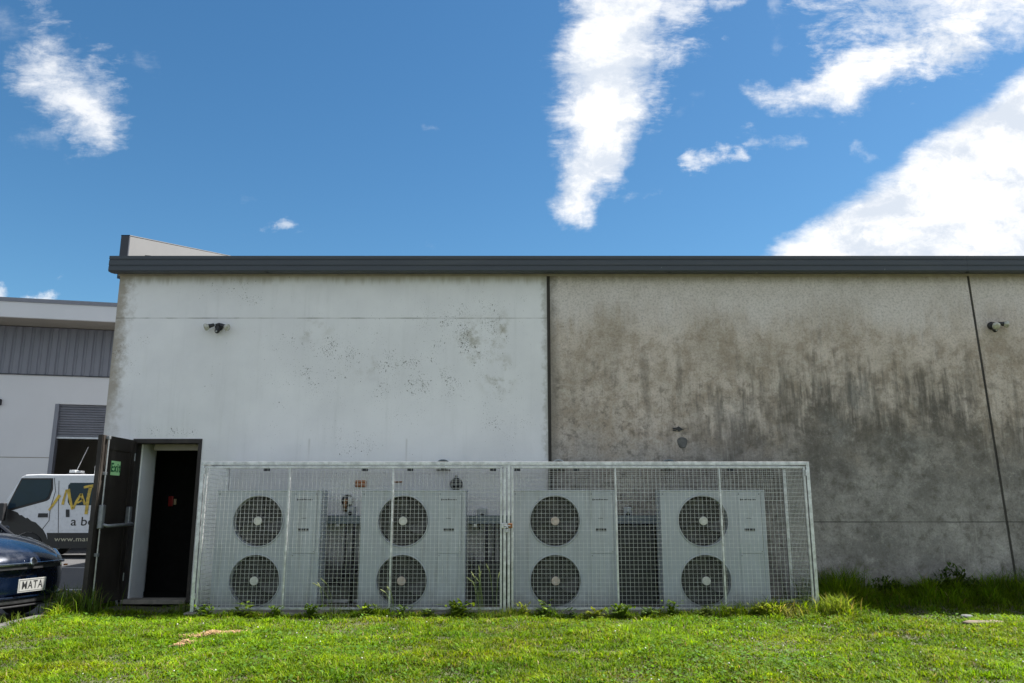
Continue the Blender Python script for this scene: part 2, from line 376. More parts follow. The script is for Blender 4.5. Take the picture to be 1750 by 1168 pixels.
    c = t.mix(t.math('MULTIPLY', t.ramp(n4, .62, .7), .35), c, (.09, .085, .08)); c = t.mix(t.math('MULTIPLY', t.ramp(n4, .38, .3), .25), c, (.5, .49, .46))
    sp = t.ramp(t.noise(pos, 31, 3, .6), .72, .76)
    c = t.mix(t.math('MULTIPLY', sp, .7), c, (.08, .075, .07))
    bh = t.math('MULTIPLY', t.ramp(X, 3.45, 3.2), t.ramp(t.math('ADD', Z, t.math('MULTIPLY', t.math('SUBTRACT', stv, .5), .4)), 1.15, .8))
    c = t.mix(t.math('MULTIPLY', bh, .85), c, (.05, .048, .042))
    ln = t.ramp(t.math('ABSOLUTE', t.math('SUBTRACT', t.math('ADD', Z, t.math('MULTIPLY', t.math('SUBTRACT', n2, .5), .015)), 1.0)), .01, .003)
    c = t.mix(t.math('MULTIPLY', ln, t.math('MULTIPLY', t.ramp(n1, .4, .55, .35, .8), t.ramp(X, 3.4, 3.6))), c, (.04, .04, .038))
    top = t.ramp(t.math('ADD', Z, t.math('MULTIPLY', t.math('SUBTRACT', stv, .5), .2)), 4.26, 4.42)
    c = t.mix(t.math('MULTIPLY', top, .7), c, (.25, .215, .16))
    sj = t.math('ABSOLUTE', t.math('SUBTRACT', X, .53))
    edge = t.ramp(t.math('ADD', sj, t.math('MULTIPLY', t.math('SUBTRACT', n2, .5), .25)), .14, .0)
    c = t.mix(t.math('MULTIPLY', edge, .6), c, (.12, .11, .095))
    t.put(b.inputs['Base Color'], c); b.inputs['Roughness'].default_value = .9; b.inputs['Specular IOR Level'].default_value = .2
    bump(t, b, t.math('ADD', t.math('MULTIPLY', n3, .6), t.math('MULTIPLY', n4, .5)), .6, .006)
    return m

def grass_mat(name, base):
    m, t, b = mat(name)
    a = t.new('ShaderNodeAttribute', attribute_name='tint').outputs['Color']
    col = t.mix(1.0, a, base, 'MULTIPLY')
    t.put(b.inputs['Base Color'], col); b.inputs['Roughness'].default_value = .6; b.inputs['Specular IOR Level'].default_value = .12
    tr = t.new('ShaderNodeBsdfTranslucent'); t.put(tr.inputs[0], t.mix(1.0, col, (1.5, 1.45, .6), 'MULTIPLY'))
    ms = t.new('ShaderNodeMixShader'); ms.inputs[0].default_value = .42
    t.l.new(b.outputs[0], ms.inputs[1]); t.l.new(tr.outputs[0], ms.inputs[2])
    t.l.new(ms.outputs[0], t.n['Material Output'].inputs[0])
    return m

def asphalt_mat():
    m, t, b = mat('asphalt')
    pos = t.new('ShaderNodeNewGeometry').outputs['Position']
    n = t.noise(pos, .6, 6, .6); g = t.noise(pos, 120, 3, .7)
    c = t.mix(t.ramp(n, .3, .7), (.042, .043, .047), (.062, .062, .065))
    c = t.mix(t.ramp(g, .55, .75, 0, .5), c, (.14, .14, .14))
    t.put(b.inputs['Base Color'], c); b.inputs['Roughness'].default_value = .85; bump(t, b, g, .5, .006)
    return m
def soil_mat():
    m, t, b = mat('lawn_soil')
    pos = t.new('ShaderNodeNewGeometry').outputs['Position']
    c = t.mix(t.ramp(t.noise(pos, 3, 7, .65), .35, .65), (.055, .058, .03), (.095, .10, .045))
    c = t.mix(t.ramp(t.noise(pos, 30, 4, .7), .5, .7, 0, .6), c, (.07, .055, .03))
    t.put(b.inputs['Base Color'], c); b.inputs['Roughness'].default_value = .95; bump(t, b, t.noise(pos, 40, 5, .7), .8, .02)
    return m

M = {}
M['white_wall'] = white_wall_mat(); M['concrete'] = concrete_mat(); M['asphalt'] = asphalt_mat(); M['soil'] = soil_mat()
M['sealant'] = simple('joint_sealant', (.05, .045, .04), .85, var=.3, scale=5, stretch=(4, 4, .6))
M['gutter'] = simple('charcoal_gutter', (.042, .05, .062), .5, var=.12, scale=3, dirt=((.15, .15, .14), .12), stretch=(.6, 6, 6))
_m = M['gutter']; _t = NT(_m.node_tree); _b = _t.n['Principled BSDF']; _src = _b.inputs['Base Color'].links[0].from_socket
_p = _t.new('ShaderNodeTexCoord').outputs['Object']
_t.put(_b.inputs['Base Color'], _t.mix(_t.ramp(_t.noise(_t.scale(_p, (1, 1, .7)), 13, 2, .5), .76, .79, 0, .8), _src, (.45, .45, .43)))
M['flash'] = simple('dark_flashing', (.032, .035, .045), .5)
M['render'] = simple('pale_render', (.60, .60, .60), .85, var=.06, scale=1.2, dirt=((.42, .40, .36), .25))
M['parapet'] = simple('grey_parapet_paint', (.13, .13, .132), .85, var=.05, scale=1.2)
M['neighbour'] = simple('neighbour_white_panel', (.64, .635, .64), .75, var=.04, scale=.35, dirt=((.45, .45, .45), .2))
M['soffit'] = simple('beige_soffit', (.29, .265, .22), .85, var=.08, scale=2)
M['clad'] = simple('grey_cladding', (.19, .195, .225), .5, var=.08, scale=1.2, stretch=(4, 4, .4))
M['shutter'] = simple('grey_shutter', (.17, .175, .20), .45, var=.08, scale=3)
M['steel'] = simple('bottom_bar', (.5, .52, .55), .4, metal=.3)
M['frame'] = simple('door_frame_brown', (.034, .029, .027), .6, spec=.25, var=.25, scale=6, dirt=((.12, .1, .08), .3))
M['leaf'] = simple('door_leaf_brown', (.026, .021, .018), .65, spec=.2, var=.25, scale=5, dirt=((.09, .08, .07), .35), stretch=(1, 1, .5))
M['bar'] = simple('panic_bar_grey', (.22, .23, .245), .4, metal=.5, var=.15, scale=20)
M['rod'] = simple('steel_rod', (.42, .42, .43), .35, metal=.8, var=.15, scale=20)
M['white_in'] = simple('inner_white_wall', (.84, .84, .85), .7, var=.05, scale=2, dirt=((.4, .38, .35), .3))
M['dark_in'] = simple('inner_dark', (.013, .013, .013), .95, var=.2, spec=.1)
M['inlintel'] = simple('inner_lintel', (.34, .3, .25), .8)
M['galv'] = simple('galvanised_steel', (.60, .60, .61), .38, metal=.65, var=.25, scale=14, dirt=((.22, .19, .16), .25))
M['wire'] = simple('galvanised_wire', (.58, .58, .57), .42, metal=.5, var=.2, scale=10)
M['rust'] = simple('rusty_steel', (.27, .11, .04), .85, var=.4, scale=30)
M['casing'] = simple('unit_grey_paint', (.37, .395, .43), .5, var=.05, scale=2, dirt=((.30, .31, .30), .35))
M['casing_b'] = simple('unit_panel_paint', (.385, .412, .445), .5, var=.05, scale=3, dirt=((.30, .31, .30), .35))
for _k in ('casing', 'casing_b'):
    _t = NT(M[_k].node_tree); _b = _t.n['Principled BSDF']; _src = _b.inputs['Base Color'].links[0].from_socket
    _p = _t.new('ShaderNodeNewGeometry').outputs['Position']
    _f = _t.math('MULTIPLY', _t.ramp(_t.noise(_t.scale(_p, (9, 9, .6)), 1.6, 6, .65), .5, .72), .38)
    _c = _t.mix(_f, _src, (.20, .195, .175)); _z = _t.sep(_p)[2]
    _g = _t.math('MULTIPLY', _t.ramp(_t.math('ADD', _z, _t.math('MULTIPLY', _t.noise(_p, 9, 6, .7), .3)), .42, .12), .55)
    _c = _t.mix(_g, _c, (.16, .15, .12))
    _c = _t.mix(_t.ramp(_t.noise(_p, 60, 3, .6), .68, .74, 0, .5), _c, (.12, .11, .09))
    _t.put(_b.inputs['Base Color'], _c)
M['black'] = simple('black_plastic', (.018, .018, .02), .5, var=.2)
M['fan'] = simple('fan_blade_grey', (.055, .054, .052), .5, var=.2, scale=8)
M['coil'] = simple('coil_fins', (.035, .033, .03), .7, var=.3, scale=40)
M['guard'] = simple('fan_guard', (.10, .10, .10), .5, metal=.2)
M['hub'] = simple('hub_cap', (.55, .54, .50), .45, var=.12, scale=25)
M['hub2'] = simple('weathered_hub_cap', (.46, .37, .32), .6, var=.2, scale=25)
M['tray'] = simple('cable_tray', (.17, .20, .225), .5, metal=.2, dirt=((.1, .1, .1), .5))
M['pad'] = simple('concrete_pad', (.22, .20, .17), .9, var=.25, scale=8, bmp=.4)
M['foam'] = simple('orange_foam', (.36, .13, .05), .9, var=.35, scale=40, bmp=.6)
M['hose'] = simple('black_hose', (.02, .02, .022), .65)
M['brass'] = simple('tarnished_copper', (.25, .13, .06), .5, metal=.6, var=.4, scale=30)
M['grey_box'] = simple('grey_plastic', (.36, .38, .4), .5, var=.08)
M['kerb'] = simple('kerb_concrete', (.09, .088, .085), .9, var=.2, scale=9, bmp=.3)
M['paint'] = simple('road_paint', (.55, .55, .54), .7, var=.2, scale=12)
M['roof'] = simple('roof_metal', (.2, .21, .23), .45)
M['glassbulb'] = simple('lamp_lens', (.40, .39, .33), .12, coat=1, var=.25, scale=30)
M['signgreen'] = simple('sign_pale_green', (.42, .75, .36), .45, var=.05)
M['signdark'] = simple('sign_dark_green', (.015, .13, .045), .5)
M['red'] = simple('red_plastic', (.32, .02, .02), .4)
M['beige'] = simple('beige_plastic', (.5, .38, .25), .5)
M['stone'] = simple('sandy_stone', (.14, .11, .085), .9, var=.3, scale=18, bmp=.6)
M['stone2'] = simple('pale_stone', (.13, .13, .14), .9, var=.2, scale=18, bmp=.6)
M['vanwhite'] = simple('van_white_paint', (.62, .63, .66), .3, var=.03, coat=.5)
M['vanblack'] = simple('van_black_decal', (.012, .010, .010), .45)
M['gold'] = simple('gold_lettering', (.52, .36, .05), .5, var=.3, scale=9)
M['goldpale'] = simple('pale_gold_lettering', (.45, .42, .30), .5)
M['tyre'] = simple('tyre_rubber', (.022, .022, .023), .8, bmp=.3)
M['rim'] = simple('rim_metal', (.30, .31, .33), .35, metal=.7)
M['blue'] = simple('blue_car_paint', (.002, .007, .022), .25, metal=.3, var=.1, coat=1)
M['chrome'] = simple('chrome', (.6, .62, .65), .15, metal=1)
M['plate'] = simple('plate_white', (.27, .27, .265), .4, var=.06)
M['orange'] = simple('indicator_orange', (.6, .2, .03), .3)
M['straw'] = simple('dry_straw', (.40, .26, .14), .9, var=.4, scale=50)
def glass(name, col, rough=.05):
    m = simple(name, col, rough, var=.1, scale=2, spec=.2); return m
M['glass'] = glass('dark_window_glass', (.02, .038, .055), .12)
M['headlamp'] = simple('headlamp_lens', (.12, .14, .15), .1, coat=1)
M['grass'] = grass_mat('grass_blades', (.62, .62, .62)); M['weed'] = grass_mat('weed_leaves', (.5, .5, .5))

# ================================================================== SETTING
WY = 10.85                        # plane of the wall
def sstep(a, b, x): t = np.clip((x-a)/(b-a), 0, 1); return t*t*(3-2*t)
def lawn_z(x, y):
    x = np.asarray(x, float); y = np.asarray(y, float)
    z = -.055+.15*sstep(2.9, 5.0, x)*sstep(9.5, 10.7, y)+.02*np.sin(x*1.3+.6)*np.sin(y*1.7)+.012*np.sin(x*3.7+y*2.1)+.008*np.sin(x*7.1-y*5.3)
    z += .05*sstep(-5.0, -4.0, x)*0-.05*sstep(-4.6, -5.5, x)*0
    return z
tag(MB().add([(-300, -300, -.13), (300, -300, -.13), (300, 300, -.13), (-300, 300, -.13)], [(0, 1, 2, 3)]).build('ground', M['asphalt']), kind='structure')
# lawn: a modelled sheet with a kerb towards the car park
def lawn_left(y): return -5.42 if y > 9.9 else (-5.42+(9.9-y)*.03)
xs = None
mb = MB(); ys = np.concatenate([np.arange(-40, 4, 1.0), np.arange(4, 10.86, .12)]); ys[-1] = WY+.02
nx = 150
rows = []
for y in ys:
    x0 = lawn_left(float(y)); xx = np.concatenate([np.linspace(x0, 9, nx), np.linspace(9.6, 24, 14)])
    zz = lawn_z(xx, np.full_like(xx, y))
    rows.append([(float(a), float(y), float(c)) for a, c in zip(xx, zz)])
n = len(rows[0])
for r in rows: mb.v += r
for i in range(len(rows)-1):
    for j in range(n-1):
        a = i*n+j; mb.f.append((a, a+1, a+n+1, a+n))
o = mb.build('lawn', M['soil'], smooth=True); tag(o, kind='structure')
mb = MB(); yy = [-39.5+i*.9 for i in range(58)]
for i in range(len(yy)-1):
    y0, y1 = yy[i]+.004, yy[i+1]-.004
    if y1 > WY: break
    mb.add([(lawn_left(y0)-.13, y0, -.14), (lawn_left(y0), y0, -.14), (lawn_left(y1), y1, -.14), (lawn_left(y1)-.13, y1, -.14),
            (lawn_left(y0)-.12, y0, -.035), (lawn_left(y0), y0, -.03), (lawn_left(y1), y1, -.03), (lawn_left(y1)-.12, y1, -.035)],
           [(0,3,2,1),(4,5,6,7),(0,1,5,4),(1,2,6,5),(2,3,7,6),(3,0,4,7)])
tag(mb.build('kerb', M['kerb'], bevel=.008), kind='structure')
mb = MB()
for Y in (18.6, 13.6): mb.add([(-22, Y-.05, -.125), (-5.7, Y-.05, -.125), (-5.7, Y+.05, -.125), (-22, Y+.05, -.125)], [(0, 1, 2, 3)])
tag(mb.build('parking_lines', M['paint']), kind='structure')

# ------------------------------------------------------------------ main building
L0, TOP = -5.55, 4.42
bld = empty('warehouse', (0, WY, 0), label='long precast warehouse, white painted at its left end and stained bare concrete to the right', cat='building')
def P(mb, name, m, parent=bld, **k):
    return mb.build(name, m, parent, world=True, **k)
DX0, DX1, DZ = -5.13, -4.20, 2.10      # door opening, outside of frame
TH = .15
def panel(x0, x1, xt0, xt1, z0, m, label):
    mb = MB(); mb.add([(x0, WY, z0), (x1, WY, z0), (xt1, WY, TOP), (xt0, WY, TOP), (x0, WY+TH, z0), (x1, WY+TH, z0), (xt1, WY+TH, TOP), (xt0, WY+TH, TOP)],
                      [(0,1,2,3),(5,4,7,6),(1,5,6,2),(4,0,3,7),(3,2,6,7),(4,5,1,0)])
    o = P(mb, 'wall_panel', m); o['label'] = label; return o
mb = MB()
def quadY(mb, x0, x1, z0, z1): mb.box(x0, x1, WY, WY+TH, z0, z1)
quadY(mb, L0, DX0, -.15, TOP); quadY(mb, DX1, .5, -.15, TOP); quadY(mb, DX0, DX1, DZ, TOP)
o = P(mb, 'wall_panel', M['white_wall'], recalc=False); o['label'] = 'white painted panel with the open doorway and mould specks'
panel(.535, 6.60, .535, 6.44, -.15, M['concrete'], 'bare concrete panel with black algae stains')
panel(6.635, 12.6, 6.475, 12.6, -.15, M['concrete'], 'bare concrete panel at the right edge beyond the slanting joint')
panel(12.64, 18.6, 12.64, 18.6, -.15, M['concrete'], 'bare concrete panel at the far right end')
mb = MB()
mb.box(.5, .535, WY+.012, WY+.05, -.15, TOP)
P(mb, 'joint_sealant', M['sealant'])
mb = MB(); mb.add([(6.6, WY+.012, -.15), (6.635, WY+.012, -.15), (6.475, WY+.012, TOP), (6.44, WY+.012, TOP), (6.6, WY+.05, -.15), (6.635, WY+.05, -.15), (6.475, WY+.05, TOP), (6.44, WY+.05, TOP)],
                  [(0,1,2,3),(5,4,7,6),(1,5,6,2),(4,0,3,7),(3,2,6,7),(4,5,1,0)])
P(mb, 'joint_sealant', M['sealant']); 
P(MB().box(12.6, 12.64, WY+.012, WY+.05, -.15, TOP), 'joint_sealant', M['sealant'])
# a thin raised bead beside each joint
mb = MB(); mb.tube([(.497, WY-.004, -.1), (.497, WY-.004, TOP)], .007, 6)
P(mb, 'joint_bead', M['sealant'])
# other walls and roof
BY = 27.0
P(MB().box(L0, L0+TH, WY+TH, BY, -.15, TOP), 'side_wall', M['render'])
P(MB().box(18.45, 18.6, WY+TH, BY, -.15, TOP), 'side_wall', M['concrete'])
P(MB().box(L0, 18.6, BY, BY+.15, -.15, 8.2), 'rear_wall', M['concrete'])
SL = .2309
P(MB().prism([(WY-.12, TOP+.045), (BY+.3, TOP+.045+SL*(BY+.42-WY)), (BY+.3, TOP+.10+SL*(BY+.42-WY)), (WY-.12, TOP+.10)], 'x', L0+.16, 18.7), 'roof', M['roof'])
# gutter in lengths, with its fold lines and overlapping joints
prof = [(WY-.005, 4.575), (WY-.005, 4.425), (WY-.12, 4.405), (WY-.20, 4.405), (WY-.212, 4.42), (WY-.212, 4.475), (WY-.205, 4.48), (WY-.205, 4.492), (WY-.214, 4.497),
        (WY-.214, 4.56), (WY-.206, 4.566), (WY-.206, 4.578), (WY-.216, 4.584), (WY-.216, 4.628), (WY-.19, 4.634), (WY-.185, 4.60)]
cuts = [-5.62, -3.42, 2.2, 6.36, 12.3, 18.7]
for a, b in zip(cuts[:-1], cuts[1:]):
    P(MB().prism(prof, 'x', a+.002, b-.002), 'gutter', M['gutter'])
for c in cuts[1:-1]:
    mb = MB(); mb.prism([(y-.002 if y < WY-.1 else y, z) for y, z in prof[2:14]]+[(WY-.15, 4.63)], 'x', c-.015, c+.015)
    P(mb, 'gutter_clip', M['gutter'])
P(MB().box(L0-.02, 18.6, WY-.02, WY-.006, 4.395, 4.424), 'eave_trim', M['inlintel'])
# parapet on the left end wall
pz0 = at(222, 404, Y=11.05).z; px = at(222, 404, Y=11.05).x
pf = at(405, 438, Y=15.0)
pz1 = pz0+(pf.z-pz0)*(BY-11.05)/(pf.y-11.05)
par = MB().prism([(11.06, TOP), (BY, TOP), (BY, pz1), (11.06, pz0)], 'x', px-.1, px)
P(par, 'parapet', M['parapet'])
P(MB().box(px-.115, px+.004, 11.03, 11.058, TOP, pz0+.012), 'parapet_flashing', M['flash'])
P(MB().prism([(11.03, pz0+.001), (BY, pz1+.001), (BY, pz1+.012), (11.03, pz0+.012)], 'x', px-.12, px+.004), 'parapet_flashing', M['parapet'])
cb = at(240, 437, Y=11.6); cb2 = at(275, 442, Y=11.5)
P(MB().tube([cb, (cb+cb2)/2+Vector((0, 0, .01)), cb2+Vector((.2, 0, -.12))], .012, 6), 'roof_cable', M['hose'])
# doorway
fr_ = MB(); FW = .06
fr_.box(DX0, DX0+.045, WY-.02, WY+TH+.02, -.02, DZ-FW); fr_.box(DX1-.045, DX1, WY-.02, WY+TH+.02, -.02, DZ-FW); fr_.box(DX0, DX1, WY-.02, WY+TH+.02, DZ-FW, DZ)
P(fr_, 'door_frame', M['frame'], bevel=.004)
P(MB().box(DX0+.045, DX1-.045, WY-.05, WY+TH+.1, -.04, .012), 'threshold', M['pad'], bevel=.006)
# room behind the doorway
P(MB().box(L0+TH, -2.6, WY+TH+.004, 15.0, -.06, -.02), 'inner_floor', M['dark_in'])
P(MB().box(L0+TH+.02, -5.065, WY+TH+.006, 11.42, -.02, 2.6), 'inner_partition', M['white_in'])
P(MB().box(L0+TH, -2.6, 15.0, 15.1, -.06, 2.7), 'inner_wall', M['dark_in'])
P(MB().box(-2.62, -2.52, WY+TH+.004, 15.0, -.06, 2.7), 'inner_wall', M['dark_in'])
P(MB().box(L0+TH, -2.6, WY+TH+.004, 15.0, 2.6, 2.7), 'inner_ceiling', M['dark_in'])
P(MB().box(-4.93, -4.24, 11.05, 11.15, 1.96, 2.06), 'inner_lintel', M['inlintel'])
ap = at(295, 857, Y=12.2)
al_ = empty('alarm_point', ap, label='small red alarm box on the dark wall inside the open doorway', cat='alarm')
MB().box(-.05, .02, -.04, 0, -.075, .075).build('box_body', M['red'], al_, bevel=.006)
MB().box(.028, .065, -.03, 0, -.05, .035).build('side_switch', M['beige'], al_, bevel=.004)
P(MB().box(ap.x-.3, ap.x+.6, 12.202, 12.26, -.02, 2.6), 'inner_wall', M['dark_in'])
# door leaf: opened square to the wall, hinged on the left jamb
lx = -5.095; LW = .87
leaf = empty('exit_door', (lx, WY-.025, 0), label='dark brown steel exit door standing open at the left end of the wall, green Exit sign on it', cat='door')
def D(mb, name, m, **k): return mb.build(name, m, leaf, **k)
LT = 2.075
D(MB().box(-.045, 0, -LW, -.004, .02, LT), 'door_leaf', M['leaf'], bevel=.003)
mb = MB()   # raised stiles and rails round the recessed panel
mb.box(.0005, .012, -LW, -LW+.15, .02, LT); mb.box(.0005, .012, -.11, -.004, .02, LT); mb.box(.0005, .012, -LW+.15, -.11, LT-.17, LT); mb.box(.0005, .012, -LW+.15, -.11, .02, .16)
D(mb, 'door_surround', M['leaf'], bevel=.003)
D(MB().tube([(.04, -LW+.075, .05), (.04, -LW+.075, LT-.02)], .011, 8), 'latch_rod', M['rod'])
for z in (.09, .62, 1.6, LT-.03): D(MB().box(.012, .055, -LW+.05, -LW+.1, z-.02, z+.02), 'rod_guide', M['bar'], bevel=.004)
D(MB().box(.012, .075, -LW+.035, -LW+.115, .93, 1.22), 'push_bar_housing', M['bar'], bevel=.015)
D(MB().box(.012, .075, -.125, -.05, .97, 1.2), 'push_bar_housing', M['bar'], bevel=.015)
D(MB().tube([(.05, -LW+.08, .985), (.115, -LW+.1, .965), (.12, -.12, .975), (.05, -.09, 1.0)], .021, 10), 'push_bar', M['bar'], smooth=True)
D(MB().box(-.052, .003, -LW-.012, -LW-.001, .02, LT), 'edge_strip', M['frame'])
for z in (.3, 1.05, 1.85):
    D(MB().tube([(.012, .0, z-.05), (.012, .0, z+.05)], .011, 8), 'hinge', M['bar'])
s0 = at(204, 801, Y=WY-.025-.42)
sz = s0.z; D(MB().box(.0015, .0045, -.60, -.36, sz-.09, sz+.09), 'exit_sign', M['signgreen'])
text_mesh('exit_lettering', 'Exit', .155, M['signdark'], leaf, (.0055, -.48, sz+.002), (R(90), 0, R(90)), .0006, .005, spacing=1.15, sx=.9)

# ------------------------------------------------------------------ security lights
def sensor_light(px, py, label, flip, h1, h2):
    p = at(px, py, Y=WY)
    r = empty('security_light', (p.x, WY, p.z), label=label, cat='light', group='security lights on the wall')
    MB().lathe([(.055, 0), (.055, .03), (.045, .045), (.03, .05)], (0, 0, .03), n=20).build('mounting_plate', M['black'], r, smooth=True)
    for hd in (h1, h2):
        d_ = Vector(hd).normalized(); a = Vector((0, -.05, .035))
        MB().tube([a, a+Vector((d_.x*.03, -.03, .02))], .012, 8).build('arm', M['black'], r)
        c = a+Vector((d_.x*.045, -.03, .012))
        hh = MB().lathe([(.014, 0), (.024, .01), (.026, .055), (.032, .075)], c, d_, n=16).build('lamp_holder', M['black'], r, smooth=True)
        MB().lathe([(.026, .07), (.036, .085), (.05, .11), (.054, .125), (.045, .138), (.02, .145)], c, d_, n=18).build('bulb', M['glassbulb'], r, smooth=True)
    sb = MB().box(-.024, .024, -.075, -.03, -.02, .04).build('sensor_bracket', M['black'], r, bevel=.008)
    MB().lathe([(.018, 0), (.032, .01), (.034, .03), (.024, .05), (.008, .056)], (0, -.055, -.035), (0, -1, -.35), n=18).build('sensor', M['black'], r, smooth=True)
    MB().lathe([(.012, 0), (.012, .004)], (0, -.111, -.053), (0, -1, -.35), n=14).build('sensor_eye', M['grey_box'], r)
    return r
sensor_light(375, 563, 'twin-bulb security light high on the white painted panel', 1, (-1, -.15, -.35), (1, -.25, -.45))
sensor_light(1694, 561, 'twin-bulb security light at the right edge beside the slanting joint', 1, (-.25, -.9, -.5), (1, -.15, -.12))

# ------------------------------------------------------------------ air conditioning units
UW, UH, UD = 1.29, 1.42, .34
def ac_unit(x0, label):
    r = empty('air_conditioner', (x0, 10.05, -.02), label=label, cat='air conditioner', group='twin-fan units inside the cage')
    fx, fr0, fzs = .52, .305, (1.045, .335)
    th = .0
    mb = MB(); mid = (fzs[0]+fzs[1])/2; cellx = .93
    N = 48
    for (cz, z0, z1) in ((fzs[1], .03, mid), (fzs[0], mid, UH-.02)):
        base = len(mb.v)
        for k in range(N):
            a = 2*math.pi*k/N; c, s_ = math.cos(a), math.sin(a)
            mb.v.append((fx+fr0*c, 0, cz+fr0*s_))
        for k in range(N):
            a = 2*math.pi*k/N; c, s_ = math.cos(a), math.sin(a)
            tx = ((cellx-fx) if c > 0 else -fx)/c if abs(c) > 1e-6 else 1e9; tz = ((z1-cz) if s_ > 0 else (z0-cz))/s_ if abs(s_) > 1e-6 else 1e9
            t_ = min(tx, tz); mb.v.append((fx+t_*c, 0, cz+t_*s_))
        for k in range(N): mb.f.append((base+k, base+(k+1) % N, base+N+(k+1) % N, base+N+k))
        for (cx, cz2) in ((0, z0), (0, z1), (cellx, z0), (cellx, z1)):     # corner triangles
            ang = math.atan2(cz2-cz, cx-fx) % (2*math.pi); k = int(ang/(2*math.pi)*N) % N
            i = len(mb.v); mb.v.append((cx, 0, cz2)); mb.f.append((base+N+k, base+N+(k+1) % N, i))
        # recess wall
        b2 = len(mb.v)
        for k in range(N):
            a = 2*math.pi*k/N; mb.v.append((fx+(fr0-.006)*math.cos(a), .1, cz+(fr0-.006)*math.sin(a)))
        for k in range(N): mb.f.append((base+k, b2+k, b2+(k+1) % N, base+(k+1) % N))
    mb.add([(0,0,.03),(0,UD,.03),(0,UD,UH-.02),(0,0,UH-.02),(UW,0,.03),(UW,UD,.03),(UW,UD,UH-.02),(UW,0,UH-.02),(cellx,0,.03),(cellx,0,UH-.02)],
           [(0,3,2,1),(4,5,6,7),(8,4,7,9),(0,1,5,4)])
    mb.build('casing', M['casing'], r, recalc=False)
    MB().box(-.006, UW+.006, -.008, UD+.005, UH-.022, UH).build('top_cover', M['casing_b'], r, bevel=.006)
    MB().box(.02, .1, UD-.03, UD+.004, .05, UH-.04).build('rear_frame', M['casing'], r)
    MB().box(.1, UW-.25, UD-.02, UD, .05, UH-.04).build('coil', M['coil'], r)
    # service panels on the right, each a thin sheet proud of the casing
    MB().box(.955, 1.235, -.007, -.0005, .66, UH-.035).build('service_panel', M['casing_b'], r, bevel=.002)
    MB().box(.955, 1.19, -.007, -.0005, .045, .65).build('service_panel', M['casing_b'], r, bevel=.002)
    MB().box(1.241, UW, -.009, -.0005, .035, UH-.03).build('corner_post', M['casing'], r, bevel=.003)
    for cz in fzs:
        mb = MB(); mb.lathe([(fr0-.001, 0), (fr0+.014, 0), (fr0+.010, .012), (fr0, .014), (fr0-.001, 0)], (fx, -.0005, cz), n=48, cap=False)
        mb.build('fan_surround', M['casing'], r, smooth=True)
        MB().lathe([(fr0-.01, -.1), (fr0-.01, -.19)], (fx, 0, cz), n=32).build('fan_well', M['coil'], r)
        for k in range(3):
            mb = MB(); a0 = k*2*math.pi/3+.5+cz*3+x0*2.3; S = 7
            for i in range(S+1):
                rr = .06+(fr0-.085)*i/S; sweep = .55*(i/S)**1.2; half = .42+.12*i/S
                for j in range(5):
                    a = a0+sweep+half*(j/4-.5)*2
                    mb.v.append((fx+rr*math.cos(a), .085+.035*(j/4-.5)*2, cz+rr*math.sin(a)))
            for i in range(S):
                for j in range(4):
                    p = i*5+j; mb.f.append((p, p+1, p+6, p+5))
            mb.build('fan_blade', M['fan'], r, smooth=True, recalc=False)
        MB().lathe([(.062, -.1), (.062, -.045), (.055, -.04)], (fx, 0, cz), n=24).build('fan_hub', M['fan'], r)
        mb = MB()
        for rr in np.arange(.075, fr0-.004, .022):
            pts = []
            NN = 40; b = len(mb.v); w = .0014; dome = .012*(1-(rr/fr0)**2)
            for k in range(NN):
                a = 2*math.pi*k/NN
                for (dr, dy) in ((-w, 0), (0, -w), (w, 0), (0, w)):
                    mb.v.append((fx+(rr+dr)*math.cos(a), .004-dome+dy, cz+(rr+dr)*math.sin(a)))
            for k in range(NN):
                for q in range(4):
                    A = b+k*4+q; B = b+k*4+(q+1) % 4; C_ = b+((k+1) % NN)*4+(q+1) % 4; D_ = b+((k+1) % NN)*4+q
                    mb.f.append((A, B, C_, D_))
        for k in range(12):
            a = 2*math.pi*k/12
            mb.bar((fx+.05*math.cos(a), -.004, cz+.05*math.sin(a)), (fx+(fr0+.006)*math.cos(a), .006, cz+(fr0+.006)*math.sin(a)), .003)
        tag(mb.build('fan_guard', M['guard'], r), kind='stuff')
        MB().lathe([(.052, .0), (.052, .012), (.046, .018)], (fx, -.006, cz), n=24).build('guard_boss', M['hub2'] if (x0 > 0 and x0 < 1 or (x0 < -1 and x0 > -3 and cz < 1)) else M['hub'], r)
    # maker's mark: an unreadable row of small dark strokes, and the rating label
    mb = MB(); xx = .985
    for i, w in enumerate((.012, .018, .012, .016, .014, .012, .016, .012, .014, .012)):
        mb.box(xx, xx+w, -.0085, -.0072, 1.295 if i else 1.290, 1.308 + (.006 if i in (0, 4) else 0)); xx += w+.006
    tag(mb.build('maker_mark', M['fan'], r), kind='stuff')
    for i in range(4): MB().box(1.02+i*.033, 1.02+i*.033+.029, -.0088, -.0072, .922, .955).build('rating_label', M['black'], r)
    MB().box(1.05, 1.11, -.0085, -.0072, 1.075, 1.08).build('rating_line', M['fan'], r)
    for x in (.12, UW-.2): MB().box(x, x+.09, .02, UD-.02, 0, .029).build('foot', M['black'], r)
    mb = MB()
    for (x, z) in ((.03, .06), (.03, UH-.05), (.97, .63), (1.22, .68), (.97, UH-.05), (1.22, UH-.05), (.9, .06)):
        mb.lathe([(.006, 0), (.006, .004)], (x, -.0072, z), n=8)
    tag(mb.build('screws', M['fan'], r), kind='stuff')
    return r
ac_unit(-3.645, 'twin-fan air conditioner at the left end of the cage, nearest the door')
ac_unit(-1.86, 'twin-fan air conditioner second from left, below the black pipe cowl')
ac_unit(.01, 'twin-fan air conditioner just right of the padlocked middle of the cage')
ac_unit(1.835, 'twin-fan air conditioner at the right end of the cage')

